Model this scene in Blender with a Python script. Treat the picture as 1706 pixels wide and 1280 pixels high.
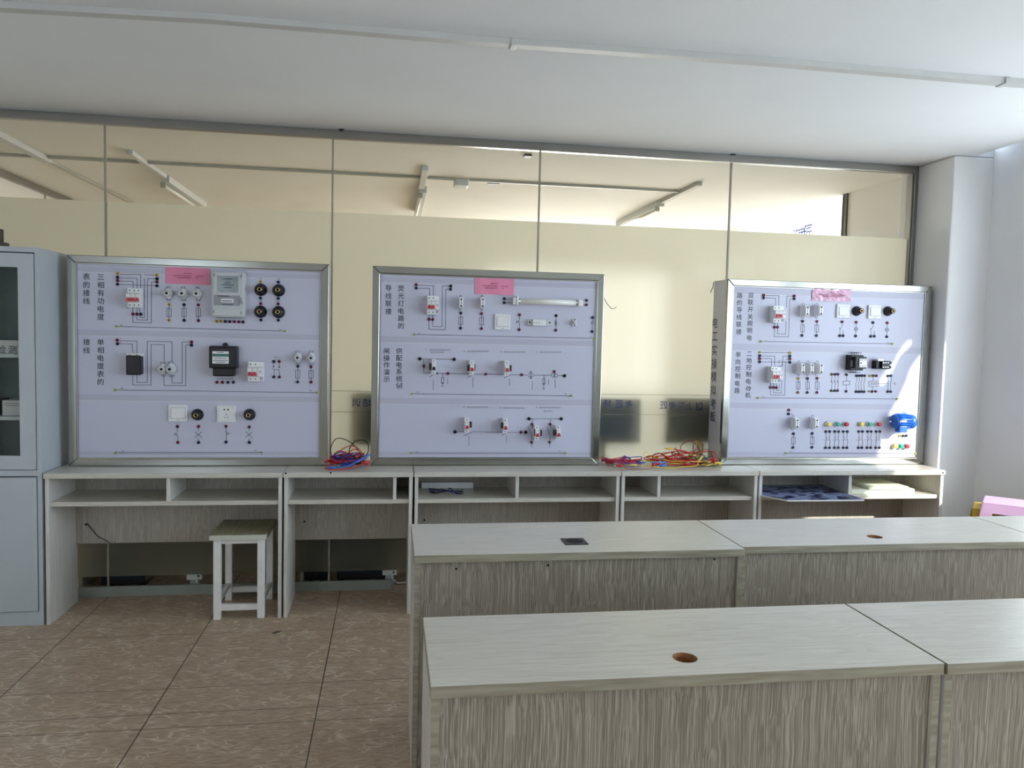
import bpy, bmesh, math, random
from mathutils import Vector, Matrix
for o in list(bpy.data.objects): bpy.data.objects.remove(o)
S = bpy.context.scene
COL = S.collection
random.seed(7)

# ------------------------------------------------------------------ camera
FPX, CX, CY, EYE = 1300.0, 853.0, 640.0, 1.5
YAW, PIT, ROL = (math.radians(a) for a in (-8.867, -3.452, -1.345))
RM = Matrix.Rotation(YAW, 3, 'Z') @ Matrix.Rotation(PIT, 3, 'X') @ Matrix.Rotation(ROL, 3, 'Y')
cam = bpy.data.cameras.new('camera'); camo = bpy.data.objects.new('camera', cam); COL.objects.link(camo)
cam.sensor_fit = 'HORIZONTAL'; cam.sensor_width = 36; cam.lens = FPX / 1706 * 36; cam.clip_start = .05
_r, _f, _u = RM @ Vector((1, 0, 0)), RM @ Vector((0, 1, 0)), RM @ Vector((0, 0, 1))
_m = Matrix((_r, _u, -_f)).transposed().to_4x4(); _m.translation = (0, 0, EYE)
camo.matrix_world = _m
S.camera = camo
def at(px, py, Y):                       # the point at depth Y that the photo shows at (px, py)
    d = RM @ Vector(((px - CX) / FPX, 1, -(py - CY) / FPX))
    t = Y / d.y
    return Vector((0, 0, EYE)) + d * t
def at_z(px, py, z):
    d = RM @ Vector(((px - CX) / FPX, 1, -(py - CY) / FPX))
    return Vector((0, 0, EYE)) + d * ((z - EYE) / d.z)

# ------------------------------------------------------------------ light
S.view_settings.view_transform = 'Standard'; S.view_settings.look = 'None'
S.view_settings.gamma = 1; S.view_settings.use_curve_mapping = False
S.view_settings.exposure = 0.78
S.cycles.max_bounces = 10; S.cycles.diffuse_bounces = 6; S.cycles.glossy_bounces = 4
S.cycles.transmission_bounces = 6; S.cycles.transparent_max_bounces = 12
S.cycles.caustics_reflective = False; S.cycles.caustics_refractive = False
S.cycles.sample_clamp_indirect = 6
w = bpy.data.worlds.new('sky'); S.world = w; w.use_nodes = True
w.node_tree.nodes['Background'].inputs[0].default_value = (.72, .85, 1.0, 1)
w.node_tree.nodes['Background'].inputs[1].default_value = 4.2
SUN_DIR = Vector((-.47, .8, -.45)).normalized()
sun = bpy.data.lights.new('sun', 'SUN'); sun.energy = 5.0; sun.angle = math.radians(.55); sun.color = (1, .97, .9)
suno = bpy.data.objects.new('sun', sun); COL.objects.link(suno)
suno.rotation_euler = SUN_DIR.to_track_quat('-Z', 'Y').to_euler()
WIN = [(-2.7, -.5, .85, 2.45), (-.2, 1.85, .85, 2.45), (2.05, 3.83, .85, 2.45)]   # windows of the right wall (y0, y1, z0, z1)
for (y0, y1, z0, z1) in WIN:
    a = bpy.data.lights.new('window_portal', 'AREA'); a.shape = 'RECTANGLE'; a.size = z1 - z0; a.size_y = y1 - y0
    a.cycles.is_portal = True
    ao = bpy.data.objects.new('window_portal', a); COL.objects.link(ao)
    ao.location = (3.70, (y0 + y1) / 2, (z0 + z1) / 2); ao.rotation_euler = (0, math.radians(90), 0)

BW = (-3.6, -2.3, .9, 2.3)              # unseen back-wall window, added for fill light (x0, x1, z0, z1)
a = bpy.data.lights.new('window_portal', 'AREA'); a.shape = 'RECTANGLE'; a.size = BW[1]-BW[0]; a.size_y = BW[3]-BW[2]; a.cycles.is_portal = True
ao = bpy.data.objects.new('window_portal', a); COL.objects.link(ao); ao.location = ((BW[0]+BW[1])/2, -3.56, (BW[2]+BW[3])/2); ao.rotation_euler = (math.radians(90), 0, 0)

# ------------------------------------------------------------------ materials
def nt(name):
    m = bpy.data.materials.new(name); m.use_nodes = True
    t = m.node_tree; b = t.nodes['Principled BSDF']
    return m, t, b
def N(t, typ, **kw):
    n = t.nodes.new(typ)
    for k, v in kw.items():
        if k.startswith('i_'): n.inputs[int(k[2:]) if k[2:].isdigit() else k[2:].replace('_', ' ')].default_value = v
        else: setattr(n, k, v)
    return n
def mat(name, col, rough=.5, metal=0., vary=.06, scale=14, bump=0., spec=.5):
    m, t, b = nt(name)
    tc = N(t, 'ShaderNodeTexCoord'); nz = N(t, 'ShaderNodeTexNoise'); nz.inputs['Scale'].default_value = scale
    nz.inputs['Detail'].default_value = 5
    t.links.new(tc.outputs['Object'], nz.inputs['Vector'])
    r = N(t, 'ShaderNodeValToRGB')
    r.color_ramp.elements[0].position = .3; r.color_ramp.elements[1].position = .7
    r.color_ramp.elements[0].color = [max(0, c * (1 - vary)) for c in col] + [1]
    r.color_ramp.elements[1].color = [min(1, c * (1 + vary)) for c in col] + [1]
    t.links.new(nz.outputs['Fac'], r.inputs['Fac']); t.links.new(r.outputs['Color'], b.inputs['Base Color'])
    b.inputs['Roughness'].default_value = rough; b.inputs['Metallic'].default_value = metal
    b.inputs['Specular IOR Level'].default_value = spec
    if bump:
        bp = N(t, 'ShaderNodeBump'); bp.inputs['Strength'].default_value = bump; bp.inputs['Distance'].default_value = .01
        t.links.new(nz.outputs['Fac'], bp.inputs['Height']); t.links.new(bp.outputs['Normal'], b.inputs['Normal'])
    return m
def wood(name, sc, light, dark, rough=.4, sharp=.16, off=0.):
    m, t, b = nt(name)
    tc = N(t, 'ShaderNodeTexCoord'); oi = N(t, 'ShaderNodeObjectInfo')
    add = N(t, 'ShaderNodeVectorMath', operation='ADD')
    mul = N(t, 'ShaderNodeVectorMath', operation='SCALE'); mul.inputs['Scale'].default_value = 7
    cmb = N(t, 'ShaderNodeCombineXYZ')
    for i in range(3): t.links.new(oi.outputs['Random'], cmb.inputs[i])
    t.links.new(cmb.outputs[0], mul.inputs[0])
    wob = N(t, 'ShaderNodeTexNoise'); wob.inputs['Scale'].default_value = 5; wob.inputs['Detail'].default_value = 2
    ws = N(t, 'ShaderNodeVectorMath', operation='SCALE'); ws.inputs['Scale'].default_value = .016
    t.links.new(tc.outputs['Object'], wob.inputs['Vector']); t.links.new(wob.outputs['Color'], ws.inputs[0])
    t.links.new(tc.outputs['Object'], add.inputs[0]); t.links.new(mul.outputs[0], add.inputs[1])
    add2 = N(t, 'ShaderNodeVectorMath', operation='ADD')
    t.links.new(add.outputs[0], add2.inputs[0]); t.links.new(ws.outputs[0], add2.inputs[1])
    mp = N(t, 'ShaderNodeMapping'); mp.inputs['Scale'].default_value = sc
    t.links.new(add2.outputs[0], mp.inputs['Vector'])
    n1 = N(t, 'ShaderNodeTexNoise'); n1.inputs['Scale'].default_value = 1; n1.inputs['Detail'].default_value = 1.5; n1.inputs['Roughness'].default_value = .5
    t.links.new(mp.outputs[0], n1.inputs['Vector'])
    r = N(t, 'ShaderNodeValToRGB'); e = r.color_ramp.elements
    e[0].position = .5 - sharp + off; e[1].position = .5 + sharp + off; e[0].color = dark + (1,); e[1].color = light + (1,)
    t.links.new(n1.outputs['Fac'], r.inputs['Fac'])
    n2 = N(t, 'ShaderNodeTexNoise'); n2.inputs['Scale'].default_value = 2.2
    t.links.new(add.outputs[0], n2.inputs['Vector'])
    mx = N(t, 'ShaderNodeMixRGB', blend_type='MULTIPLY'); mx.inputs['Fac'].default_value = .22
    t.links.new(r.outputs['Color'], mx.inputs[1]); t.links.new(n2.outputs['Fac'], mx.inputs[2])
    t.links.new(mx.outputs[0], b.inputs['Base Color'])
    b.inputs['Roughness'].default_value = rough
    bp = N(t, 'ShaderNodeBump'); bp.inputs['Strength'].default_value = .08; bp.inputs['Distance'].default_value = .004
    t.links.new(n1.outputs['Fac'], bp.inputs['Height']); t.links.new(bp.outputs['Normal'], b.inputs['Normal'])
    return m
LIGHTW, DARKW = (.50, .445, .365), (.235, .20, .152)
M = {}
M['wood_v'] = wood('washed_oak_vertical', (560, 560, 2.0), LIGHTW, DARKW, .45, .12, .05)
M['wood_back'] = wood('washed_oak_back_board', (600, 600, 2.2), (.58, .54, .47), (.36, .325, .27), .45, .15, .05)  # paler copy of the vertical oak, lightened to offset shading under the desks
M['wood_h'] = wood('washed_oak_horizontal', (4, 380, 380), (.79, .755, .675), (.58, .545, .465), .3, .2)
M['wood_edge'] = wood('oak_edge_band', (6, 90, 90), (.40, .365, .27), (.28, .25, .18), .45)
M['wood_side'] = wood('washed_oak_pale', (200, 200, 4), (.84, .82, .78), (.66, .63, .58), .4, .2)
M['wood_raw'] = mat('raw_chipboard', (.30, .13, .05), .9, vary=.3, scale=160)
M['steel'] = mat('stainless_steel', (.37, .37, .335), .16, 1., vary=.05, scale=5)
M['steel_dark'] = mat('brushed_steel_rail', (.34, .33, .31), .32, 1., vary=.06, scale=4)
M['panel'] = mat('white_board_panel', (.555, .56, .68), .35, vary=.012, scale=3)
M['band'] = mat('lilac_grey_print', (.49, .485, .60), .35, vary=.02, scale=6)
M['band_edge'] = mat('white_print_line', (.62, .62, .68), .35, vary=.01)
M['side'] = mat('white_composite', (.70, .69, .72), .4, vary=.02, scale=5)
M['ink'] = mat('black_print', (.022, .022, .045), .5, vary=.2)
M['ink_thin'] = mat('grey_print', (.05, .05, .09), .5, vary=.2)
M['ink_blue'] = mat('blue_film_letters', (.05, .07, .20), .5)
M['white_pl'] = mat('white_plastic', (.80, .80, .80), .32, vary=.02)
M['grey_pl'] = mat('pale_grey_plastic', (.56, .58, .59), .38, vary=.03)
M['midgrey_pl'] = mat('grey_plate', (.30, .31, .33), .4, vary=.08)
M['lcd'] = mat('display_window', (.20, .24, .23), .15, vary=.15, scale=30)
M['black_pl'] = mat('black_bakelite', (.012, .011, .013), .38, vary=.2, spec=.35)
M['brass'] = mat('brass', (.75, .55, .22), .25, 1.)
M['chrome'] = mat('chrome', (.75, .75, .77), .15, 1.)
M['red'] = mat('red_plastic', (.55, .02, .035), .35)
M['red_t'] = mat('crimson_socket', (.22, .012, .06), .4)
M['navy'] = mat('navy_socket', (.014, .016, .06), .4)
M['purple_t'] = mat('plum_socket', (.16, .02, .09), .4)
M['yel_t'] = mat('yellow_socket', (.60, .42, .05), .4)
M['pe_t'] = mat('yellow_green_socket', (.48, .52, .06), .4)
M['grn_t'] = mat('dark_green_socket', (.01, .10, .07), .4)
M['olive_t'] = mat('olive_socket', (.16, .13, .02), .4)
M['hole'] = mat('dark_hole', (.008, .008, .01), .8)
M['yellow'] = mat('yellow_button', (.85, .68, .10), .3)
M['green'] = mat('green_button', (.02, .45, .28), .3)
M['pink_paper'] = mat('pink_paper', (.80, .27, .42), .6, vary=.04, bump=.05)
M['pink_wrap'] = mat('pink_paper_in_plastic', (.76, .45, .60), .22, vary=.22, scale=40, bump=.6)
M['blue_paint'] = mat('blue_motor_paint', (.02, .13, .52), .35, vary=.08)
M['cab'] = mat('pale_grey_steel_paint', (.50, .545, .58), .42, vary=.025, scale=6)
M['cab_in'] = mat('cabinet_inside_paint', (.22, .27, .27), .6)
M['wall'] = mat('white_wall_paint', (.80, .80, .80), .85, vary=.025, scale=2.5, bump=.05)
M['ceil'] = mat('white_ceiling_paint', (.80, .825, .85), .9, vary=.025, scale=1.2, bump=.04)
M['cream_wall'] = mat('cream_wall_paint', (.78, .775, .73), .85, vary=.03, scale=2)
M['stool_white'] = mat('white_stool_paint', (.88, .88, .86), .45, vary=.05, scale=20)
M['stool_top'] = wood('stool_seat_wood', (120, 5, 120), (.42, .40, .25), (.30, .28, .16), .5)
M['c_red'] = mat('red_cable', (.60, .02, .02), .4)
M['c_blue'] = mat('blue_cable', (.03, .06, .42), .4)
M['c_black'] = mat('black_cable', (.02, .014, .016), .4)
M['c_yellow'] = mat('yellow_cable', (.78, .60, .06), .4)
M['c_brown'] = mat('brown_cable', (.20, .05, .02), .4)
M['c_green'] = mat('green_cable', (.01, .22, .17), .4)
M['c_lblue'] = mat('bright_blue_plug', (.04, .25, .85), .4)
M['paper'] = mat('cream_paper', (.80, .82, .66), .7, vary=.03)
M['poster'] = None
M['pink_pl'] = mat('pink_stool_plastic', (.62, .40, .62), .3, vary=.03)
M['yel_pl'] = mat('yellow_stool_plastic', (.70, .47, .05), .35, vary=.05)
M['blu_pl'] = mat('grey_blue_stool_plastic', (.25, .30, .45), .35)
M['monitor'] = mat('dark_monitor_plastic', (.012, .018, .04), .35)
M['pc'] = mat('black_computer_case', (.012, .012, .014), .4)
M['duct'] = mat('white_pvc_duct', (.57, .575, .565), .5, vary=.02)
M['duct_grey'] = mat('grey_pvc_duct', (.42, .42, .37), .5, vary=.03)
M['lamp_pl'] = mat('lamp_tube_white', (.85, .84, .78), .3, vary=.02)
M['brown'] = mat('dark_brown_metal', (.06, .055, .04), .5, vary=.2)
M['silicone'] = mat('clear_silicone_seam', (.34, .31, .24), .4)
M['ground'] = mat('pale_concrete', (.66, .65, .62), .9)

def poster_mat():
    m, t, b = nt('printed_blue_board')
    tc = N(t, 'ShaderNodeTexCoord'); v = N(t, 'ShaderNodeTexVoronoi', distance='CHEBYCHEV'); v.inputs['Scale'].default_value = 20
    mp = N(t, 'ShaderNodeMapping'); mp.inputs['Scale'].default_value = (1, 1.6, 1)
    t.links.new(tc.outputs['Object'], mp.inputs[0]); t.links.new(mp.outputs[0], v.inputs['Vector'])
    r = N(t, 'ShaderNodeValToRGB'); r.color_ramp.interpolation = 'CONSTANT'; e = r.color_ramp.elements
    e[0].color = (.010, .016, .06, 1); e[1].position = .28; e[1].color = (.23, .27, .43, 1)
    sp = N(t, 'ShaderNodeSeparateColor'); t.links.new(v.outputs['Color'], sp.inputs[0])
    t.links.new(sp.outputs[0], r.inputs['Fac']); t.links.new(r.outputs['Color'], b.inputs['Base Color'])
    b.inputs['Roughness'].default_value = .4
    return m
M['poster'] = poster_mat()

def glass_mat():
    m = bpy.data.materials.new('clear_glass'); m.use_nodes = True; t = m.node_tree; t.nodes.clear()
    o = N(t, 'ShaderNodeOutputMaterial'); tr = N(t, 'ShaderNodeBsdfTransparent'); gl = N(t, 'ShaderNodeBsdfGlossy')
    tr.inputs[0].default_value = (.97, .98, .96, 1); gl.inputs['Roughness'].default_value = .02
    fr = N(t, 'ShaderNodeFresnel'); fr.inputs['IOR'].default_value = 1.12
    mx = N(t, 'ShaderNodeMixShader')
    t.links.new(fr.outputs[0], mx.inputs[0]); t.links.new(tr.outputs[0], mx.inputs[1]); t.links.new(gl.outputs[0], mx.inputs[2])
    t.links.new(mx.outputs[0], o.inputs[0]); return m
M['glass'] = glass_mat()
def thin_glass():
    m = bpy.data.materials.new('thin_window_glass'); m.use_nodes = True; t = m.node_tree; t.nodes.clear()
    o = N(t, 'ShaderNodeOutputMaterial'); tr = N(t, 'ShaderNodeBsdfTransparent'); gl = N(t, 'ShaderNodeBsdfGlossy')
    tr.inputs[0].default_value = (.995, 1, .995, 1); gl.inputs['Roughness'].default_value = .02
    mx = N(t, 'ShaderNodeMixShader'); mx.inputs[0].default_value = .02
    t.links.new(tr.outputs[0], mx.inputs[1]); t.links.new(gl.outputs[0], mx.inputs[2]); t.links.new(mx.outputs[0], o.inputs[0]); return m
M['thin_glass'] = thin_glass()
def film_mat():
    m = bpy.data.materials.new('frosted_cream_film'); m.use_nodes = True; t = m.node_tree; t.nodes.clear()
    o = N(t, 'ShaderNodeOutputMaterial')
    df = N(t, 'ShaderNodeBsdfDiffuse'); df.inputs[0].default_value = (.76, .745, .64, 1)
    tl = N(t, 'ShaderNodeBsdfTranslucent'); tl.inputs[0].default_value = (.56, .565, .495, 1)
    rf = N(t, 'ShaderNodeBsdfRefraction'); rf.inputs[0].default_value = (.96, .945, .87, 1); rf.inputs['Roughness'].default_value = .5; rf.inputs['IOR'].default_value = 1.13
    a = N(t, 'ShaderNodeMixShader'); a.inputs[0].default_value = .88
    b = N(t, 'ShaderNodeMixShader'); b.inputs[0].default_value = .03
    t.links.new(df.outputs[0], a.inputs[1]); t.links.new(tl.outputs[0], a.inputs[2])
    t.links.new(a.outputs[0], b.inputs[1]); t.links.new(rf.outputs[0], b.inputs[2]); t.links.new(b.outputs[0], o.inputs[0])
    return m
M['film'] = film_mat()
def emit_mat(name, col, st):
    m = bpy.data.materials.new(name); m.use_nodes = True; t = m.node_tree; t.nodes.clear()
    o = N(t, 'ShaderNodeOutputMaterial'); e = N(t, 'ShaderNodeEmission'); e.inputs[0].default_value = col + (1,); e.inputs[1].default_value = st
    t.links.new(e.outputs[0], o.inputs[0]); return m
M['lit_window'] = emit_mat('daylit_window_film', (1, .985, .95), 1.5)
M['far_window'] = emit_mat('far_window_daylight', (1, .99, .945), 8.0)  # added glowing panel, out of sight, backlights the frosted film
def floor_mat():
    m, t, b = nt('brown_vinyl_tiles')
    tc = N(t, 'ShaderNodeTexCoord')
    wn = N(t, 'ShaderNodeTexNoise'); wn.inputs['Scale'].default_value = 7; wn.inputs['Detail'].default_value = 2
    ws = N(t, 'ShaderNodeVectorMath', operation='SCALE'); ws.inputs['Scale'].default_value = .12
    ad = N(t, 'ShaderNodeVectorMath', operation='ADD')
    t.links.new(tc.outputs['Object'], wn.inputs['Vector']); t.links.new(wn.outputs['Color'], ws.inputs[0])
    t.links.new(tc.outputs['Object'], ad.inputs[0]); t.links.new(ws.outputs[0], ad.inputs[1])
    last = None
    for rot, sc in ((.5, (9, 34, 1)), (-.35, (11, 40, 1)), (1.1, (8, 30, 1))):
        mp = N(t, 'ShaderNodeMapping'); mp.inputs['Rotation'].default_value = (0, 0, rot); mp.inputs['Scale'].default_value = sc
        v = N(t, 'ShaderNodeTexVoronoi', feature='DISTANCE_TO_EDGE'); v.inputs['Scale'].default_value = 1
        t.links.new(ad.outputs[0], mp.inputs[0]); t.links.new(mp.outputs[0], v.inputs['Vector'])
        lt = N(t, 'ShaderNodeMapRange'); lt.inputs[1].default_value = .0; lt.inputs[2].default_value = .07; lt.inputs[3].default_value = 1; lt.inputs[4].default_value = 0
        t.links.new(v.outputs['Distance'], lt.inputs[0])
        mk = N(t, 'ShaderNodeTexNoise'); mk.inputs['Scale'].default_value = 9 + 4 * rot; mr = N(t, 'ShaderNodeMapRange'); mr.inputs[1].default_value = .5; mr.inputs[2].default_value = .62
        t.links.new(mp.outputs[0], mk.inputs['Vector']) if False else t.links.new(ad.outputs[0], mk.inputs['Vector'])
        t.links.new(mk.outputs['Fac'], mr.inputs[0])
        pr = N(t, 'ShaderNodeMath', operation='MULTIPLY'); t.links.new(lt.outputs[0], pr.inputs[0]); t.links.new(mr.outputs[0], pr.inputs[1])
        if last is None: last = pr
        else:
            mxx = N(t, 'ShaderNodeMath', operation='MAXIMUM'); t.links.new(last.outputs[0], mxx.inputs[0]); t.links.new(pr.outputs[0], mxx.inputs[1]); last = mxx
    fine = N(t, 'ShaderNodeTexNoise'); fine.inputs['Scale'].default_value = 60; fine.inputs['Detail'].default_value = 6
    fm = N(t, 'ShaderNodeMapping'); fm.inputs['Scale'].default_value = (.35, 1.2, 1); t.links.new(tc.outputs['Object'], fm.inputs[0]); t.links.new(fm.outputs[0], fine.inputs['Vector'])
    r = N(t, 'ShaderNodeValToRGB'); e = r.color_ramp.elements; e[0].position = .3; e[1].position = .7
    e[0].color = (.37, .265, .175, 1); e[1].color = (.58, .44, .315, 1)
    t.links.new(fine.outputs['Fac'], r.inputs['Fac'])
    mx = N(t, 'ShaderNodeMixRGB'); mx.inputs[2].default_value = (.80, .68, .54, 1)
    sc = N(t, 'ShaderNodeMath', operation='MULTIPLY'); sc.inputs[1].default_value = .85; t.links.new(last.outputs[0], sc.inputs[0])
    t.links.new(sc.outputs[0], mx.inputs[0]); t.links.new(r.outputs['Color'], mx.inputs[1])
    sx = N(t, 'ShaderNodeSeparateXYZ'); t.links.new(tc.outputs['Object'], sx.inputs[0])
    def M_(op, a, b_=None):
        n = N(t, 'ShaderNodeMath', operation=op)
        for i, q in enumerate((a, b_)):
            if q is None: continue
            if isinstance(q, (int, float)): n.inputs[i].default_value = q
            else: t.links.new(q, n.inputs[i])
        return n.outputs[0]
    fx = M_('FRACT', M_('ADD', M_('DIVIDE', M_('ADD', sx.outputs[0], .271), .633), 20.5))
    seam = M_('LESS_THAN', M_('ABSOLUTE', M_('SUBTRACT', fx, .5)), .0035)
    for yy in (3.352, 3.127, 3.012, 3.96, 2.42, 1.8, 1.2):
        seam = M_('MAXIMUM', seam, M_('LESS_THAN', M_('ABSOLUTE', M_('SUBTRACT', sx.outputs[1], yy)), .0016))
    m2 = N(t, 'ShaderNodeMixRGB'); m2.inputs[2].default_value = (.05, .03, .02, 1)
    t.links.new(seam, m2.inputs[0]); t.links.new(mx.outputs[0], m2.inputs[1]); t.links.new(m2.outputs[0], b.inputs['Base Color'])
    b.inputs['Roughness'].default_value = .42
    bp = N(t, 'ShaderNodeBump'); bp.inputs['Strength'].default_value = .12; bp.inputs['Distance'].default_value = .004
    t.links.new(last.outputs[0], bp.inputs['Height']); t.links.new(bp.outputs['Normal'], b.inputs['Normal'])
    return m
M['floor'] = floor_mat()

# ------------------------------------------------------------------ mesh helpers
WL = {}
class B:
    def __init__(s): s.bm = bmesh.new(); s.mi = 0
    def _face(s, vs):
        try:
            f = s.bm.faces.new(vs); f.material_index = s.mi; return f
        except ValueError: return None
    def box(s, x0, x1, y0, y1, z0, z1, bev=0.):
        if x0 > x1: x0, x1 = x1, x0
        if z0 > z1: z0, z1 = z1, z0
        if y0 > y1: y0, y1 = y1, y0
        v = [s.bm.verts.new(p) for p in ((x0,y0,z0),(x1,y0,z0),(x1,y1,z0),(x0,y1,z0),(x0,y0,z1),(x1,y0,z1),(x1,y1,z1),(x0,y1,z1))]
        fs = [s._face([v[i] for i in q]) for q in ((3,2,1,0),(4,5,6,7),(0,1,5,4),(1,2,6,5),(2,3,7,6),(3,0,4,7))]
        if bev:
            es = list({e for f in fs for e in f.edges})
            r = bmesh.ops.bevel(s.bm, geom=es, offset=bev, segments=2, affect='EDGES', profile=.6)
            for f in r['faces']: f.material_index = s.mi
        return s
    def prism(s, poly, ext):            # poly: list of 3D points, extruded by vector ext
        ext = Vector(ext)
        a = [s.bm.verts.new(p) for p in poly]; b = [s.bm.verts.new(Vector(p) + ext) for p in poly]
        n = len(a); s._face(a); s._face(b[::-1])
        for i in range(n): s._face([a[i], b[i], b[(i+1) % n], a[(i+1) % n]])
        return s
    def lathe(s, c, prof, axis=(0,-1,0), seg=20, cap=True, mis=None):   # prof: list of (radius, distance along axis)
        ax = Vector(axis).normalized(); q = ax.to_track_quat('Z', 'Y'); c = Vector(c); rings = []
        for (r, h) in prof:
            rings.append([s.bm.verts.new(c + q @ Vector((r*math.cos(2*math.pi*k/seg), r*math.sin(2*math.pi*k/seg), h))) for k in range(seg)])
        for i in range(len(rings)-1):
            for k in range(seg):
                f = s._face([rings[i][k], rings[i][(k+1)%seg], rings[i+1][(k+1)%seg], rings[i+1][k]])
                if f:
                    f.smooth = True
                    if mis: f.material_index = mis[i]
        if cap:
            f = s._face(rings[0][::-1]); f2 = s._face(rings[-1])
            if mis and f2: f2.material_index = mis[-1]
        return s
    def tube(s, pts, r, seg=6, cap=True):
        pts = [Vector(p) for p in pts]; rings = []; up = Vector((0.13, .2, 1)).normalized(); prev = None
        for i, p in enumerate(pts):
            d = (pts[min(i+1, len(pts)-1)] - pts[max(i-1, 0)])
            if d.length < 1e-9: d = Vector((1,0,0))
            d.normalize()
            n = (prev - d*prev.dot(d)) if prev else d.cross(up)
            if n.length < 1e-6: n = d.cross(Vector((1,0,0)))
            n.normalize(); prev = n; m = d.cross(n)
            rr = r[i] if isinstance(r, (list, tuple)) else r
            rings.append([s.bm.verts.new(p + n*rr*math.cos(2*math.pi*k/seg) + m*rr*math.sin(2*math.pi*k/seg)) for k in range(seg)])
        for i in range(len(rings)-1):
            for k in range(seg):
                f = s._face([rings[i][k], rings[i][(k+1)%seg], rings[i+1][(k+1)%seg], rings[i+1][k]])
                if f: f.smooth = True
        if cap: s._face(rings[0][::-1]); s._face(rings[-1])
        return s
    def build(s, name, mats, parent=None, label=None, bevel=0., origin=None):
        if not isinstance(mats, (list, tuple)): mats = [mats]
        bmesh.ops.recalc_face_normals(s.bm, faces=s.bm.faces)
        if parent is not None: o0 = WL[parent.name]
        elif origin is not None: o0 = Vector(origin)
        else:
            co = [v.co for v in s.bm.verts]
            o0 = Vector(((min(c.x for c in co)+max(c.x for c in co))/2, (min(c.y for c in co)+max(c.y for c in co))/2, min(c.z for c in co)))
        for v in s.bm.verts: v.co -= o0
        me = bpy.data.meshes.new(name); s.bm.to_mesh(me); s.bm.free()
        for m in mats: me.materials.append(M[m] if isinstance(m, str) else m)
        ob = bpy.data.objects.new(name, me); COL.objects.link(ob)
        if parent is not None: ob.parent = parent
        else: ob.location = o0
        WL[ob.name] = o0.copy()
        if label: ob['label'] = label
        if bevel:
            md = ob.modifiers.new('bevel', 'BEVEL'); md.width = bevel; md.segments = 2; md.limit_method = 'ANGLE'
        return ob
def thing(name, loc, label, cat, group=None):
    o = bpy.data.objects.new(name, None); COL.objects.link(o); o.location = loc; o.empty_display_size = .05
    WL[o.name] = Vector(loc); return tag(o, label, cat, group)
def tag(o, label, cat, group=None):
    o['label'] = label; o['category'] = cat
    if group: o['group'] = group
    return o
def struct(o):
    o['kind'] = 'structure'; return o
def shared(name, mesh, loc, parent, label=None):   # a child that shares mesh data (mesh is centred on its own origin)
    o = bpy.data.objects.new(name, mesh); COL.objects.link(o); o.parent = parent; o.location = Vector(loc) - WL[parent.name]
    WL[o.name] = WL[parent.name] + o.location
    if label: o['label'] = label
    return o
_glyph = {}
def glyph_mesh(ch):
    if ch not in _glyph:
        cu = bpy.data.curves.new('glyph', 'FONT'); cu.body = ch; cu.align_x = 'CENTER'; cu.align_y = 'CENTER'; cu.size = 1; cu.resolution_u = 3; cu.offset = .009
        ob = bpy.data.objects.new('glyph', cu); COL.objects.link(ob)
        me = bpy.data.meshes.new_from_object(ob.evaluated_get(bpy.context.evaluated_depsgraph_get()))
        bpy.data.objects.remove(ob)
        vs = [v.co.copy() for v in me.vertices]
        if vs:
            cx = (min(v.x for v in vs)+max(v.x for v in vs))/2; cy = (min(v.y for v in vs)+max(v.y for v in vs))/2
            vs = [(v.x-cx, v.y-cy) for v in vs]
        _glyph[ch] = (vs, [list(p.vertices) for p in me.polygons]); bpy.data.meshes.remove(me)
    return _glyph[ch]
def put_glyph(b, ch, c, size, ux=(1,0,0), uz=(0,0,1), sx=1.):
    vs, fs = glyph_mesh(ch); c = Vector(c); ux = Vector(ux); uz = Vector(uz)
    bv = [b.bm.verts.new(c + ux*(x*size*sx) + uz*(y*size)) for x, y in vs]
    for f in fs: b._face([bv[i] for i in f])

# ------------------------------------------------------------------ the setting
CEIL, GY = 2.64, 4.585          # ceiling height, front of the glass partition
XW = 3.55                       # right wall
b = B(); b.box(-5, 4.0, -3.5, 9.6, -.08, 0); struct(b.build('floor', 'floor', origin=(0, 0, 0)))
b = B()
b.prism([(-5, -3.5, CEIL), (3.40, -3.5, CEIL), (3.40, 4.25, CEIL), (3.60, 4.25, CEIL), (3.60, 4.70, CEIL), (-5, 4.70, CEIL)], (0, 0, .06))
b.box(3.40, 3.42, -3.5, 4.25, CEIL, CEIL + .3); b.box(3.40, 3.85, -3.5, 4.4, CEIL + .28, CEIL + .34)
struct(b.build('ceiling', 'ceil', origin=(0, 0, CEIL)))
b = B(); b.box(-5, 3.39, 4.70, 9.6, CEIL, CEIL + .06); struct(b.build('ceiling_next', 'cream_wall'))
# right wall with its three window openings
b = B(); zt = CEIL + .3
ys = [-3.5] + [v for q in WIN for v in q[:2]] + [4.6]
for i in range(0, len(ys), 2): b.box(XW, XW + .24, ys[i], ys[i+1], 0, zt)
for (y0, y1, z0, z1) in WIN: b.box(XW, XW + .24, y0, y1, 0, z0); b.box(XW, XW + .24, y0, y1, z1, zt)
struct(b.build('wall_right', 'wall'))
for k, (y0, y1, z0, z1) in enumerate(WIN):
    b = B(); t = .04
    b.box(XW+.10, XW+.15, y0, y1, z0, z0+t); b.box(XW+.10, XW+.15, y0, y1, z1-t, z1)
    b.box(XW+.10, XW+.15, y0, y0+t, z0, z1); b.box(XW+.10, XW+.15, y1-t, y1, z0, z1)
    if k < 2: b.box(XW+.10, XW+.15, (y0+y1)/2-.03, (y0+y1)/2+.03, z0, z1)
    wf = struct(b.build('window_%d' % (k+10), 'white_pl')); B().box(XW+.122, XW+.126, y0+t, y1-t, z0+t, z1-t).build('pane', 'thin_glass', wf)
b = B(); b.box(-4.3, -4.2, -3.5, 4.58, 0, CEIL); struct(b.build('wall_left', 'wall'))
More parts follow.
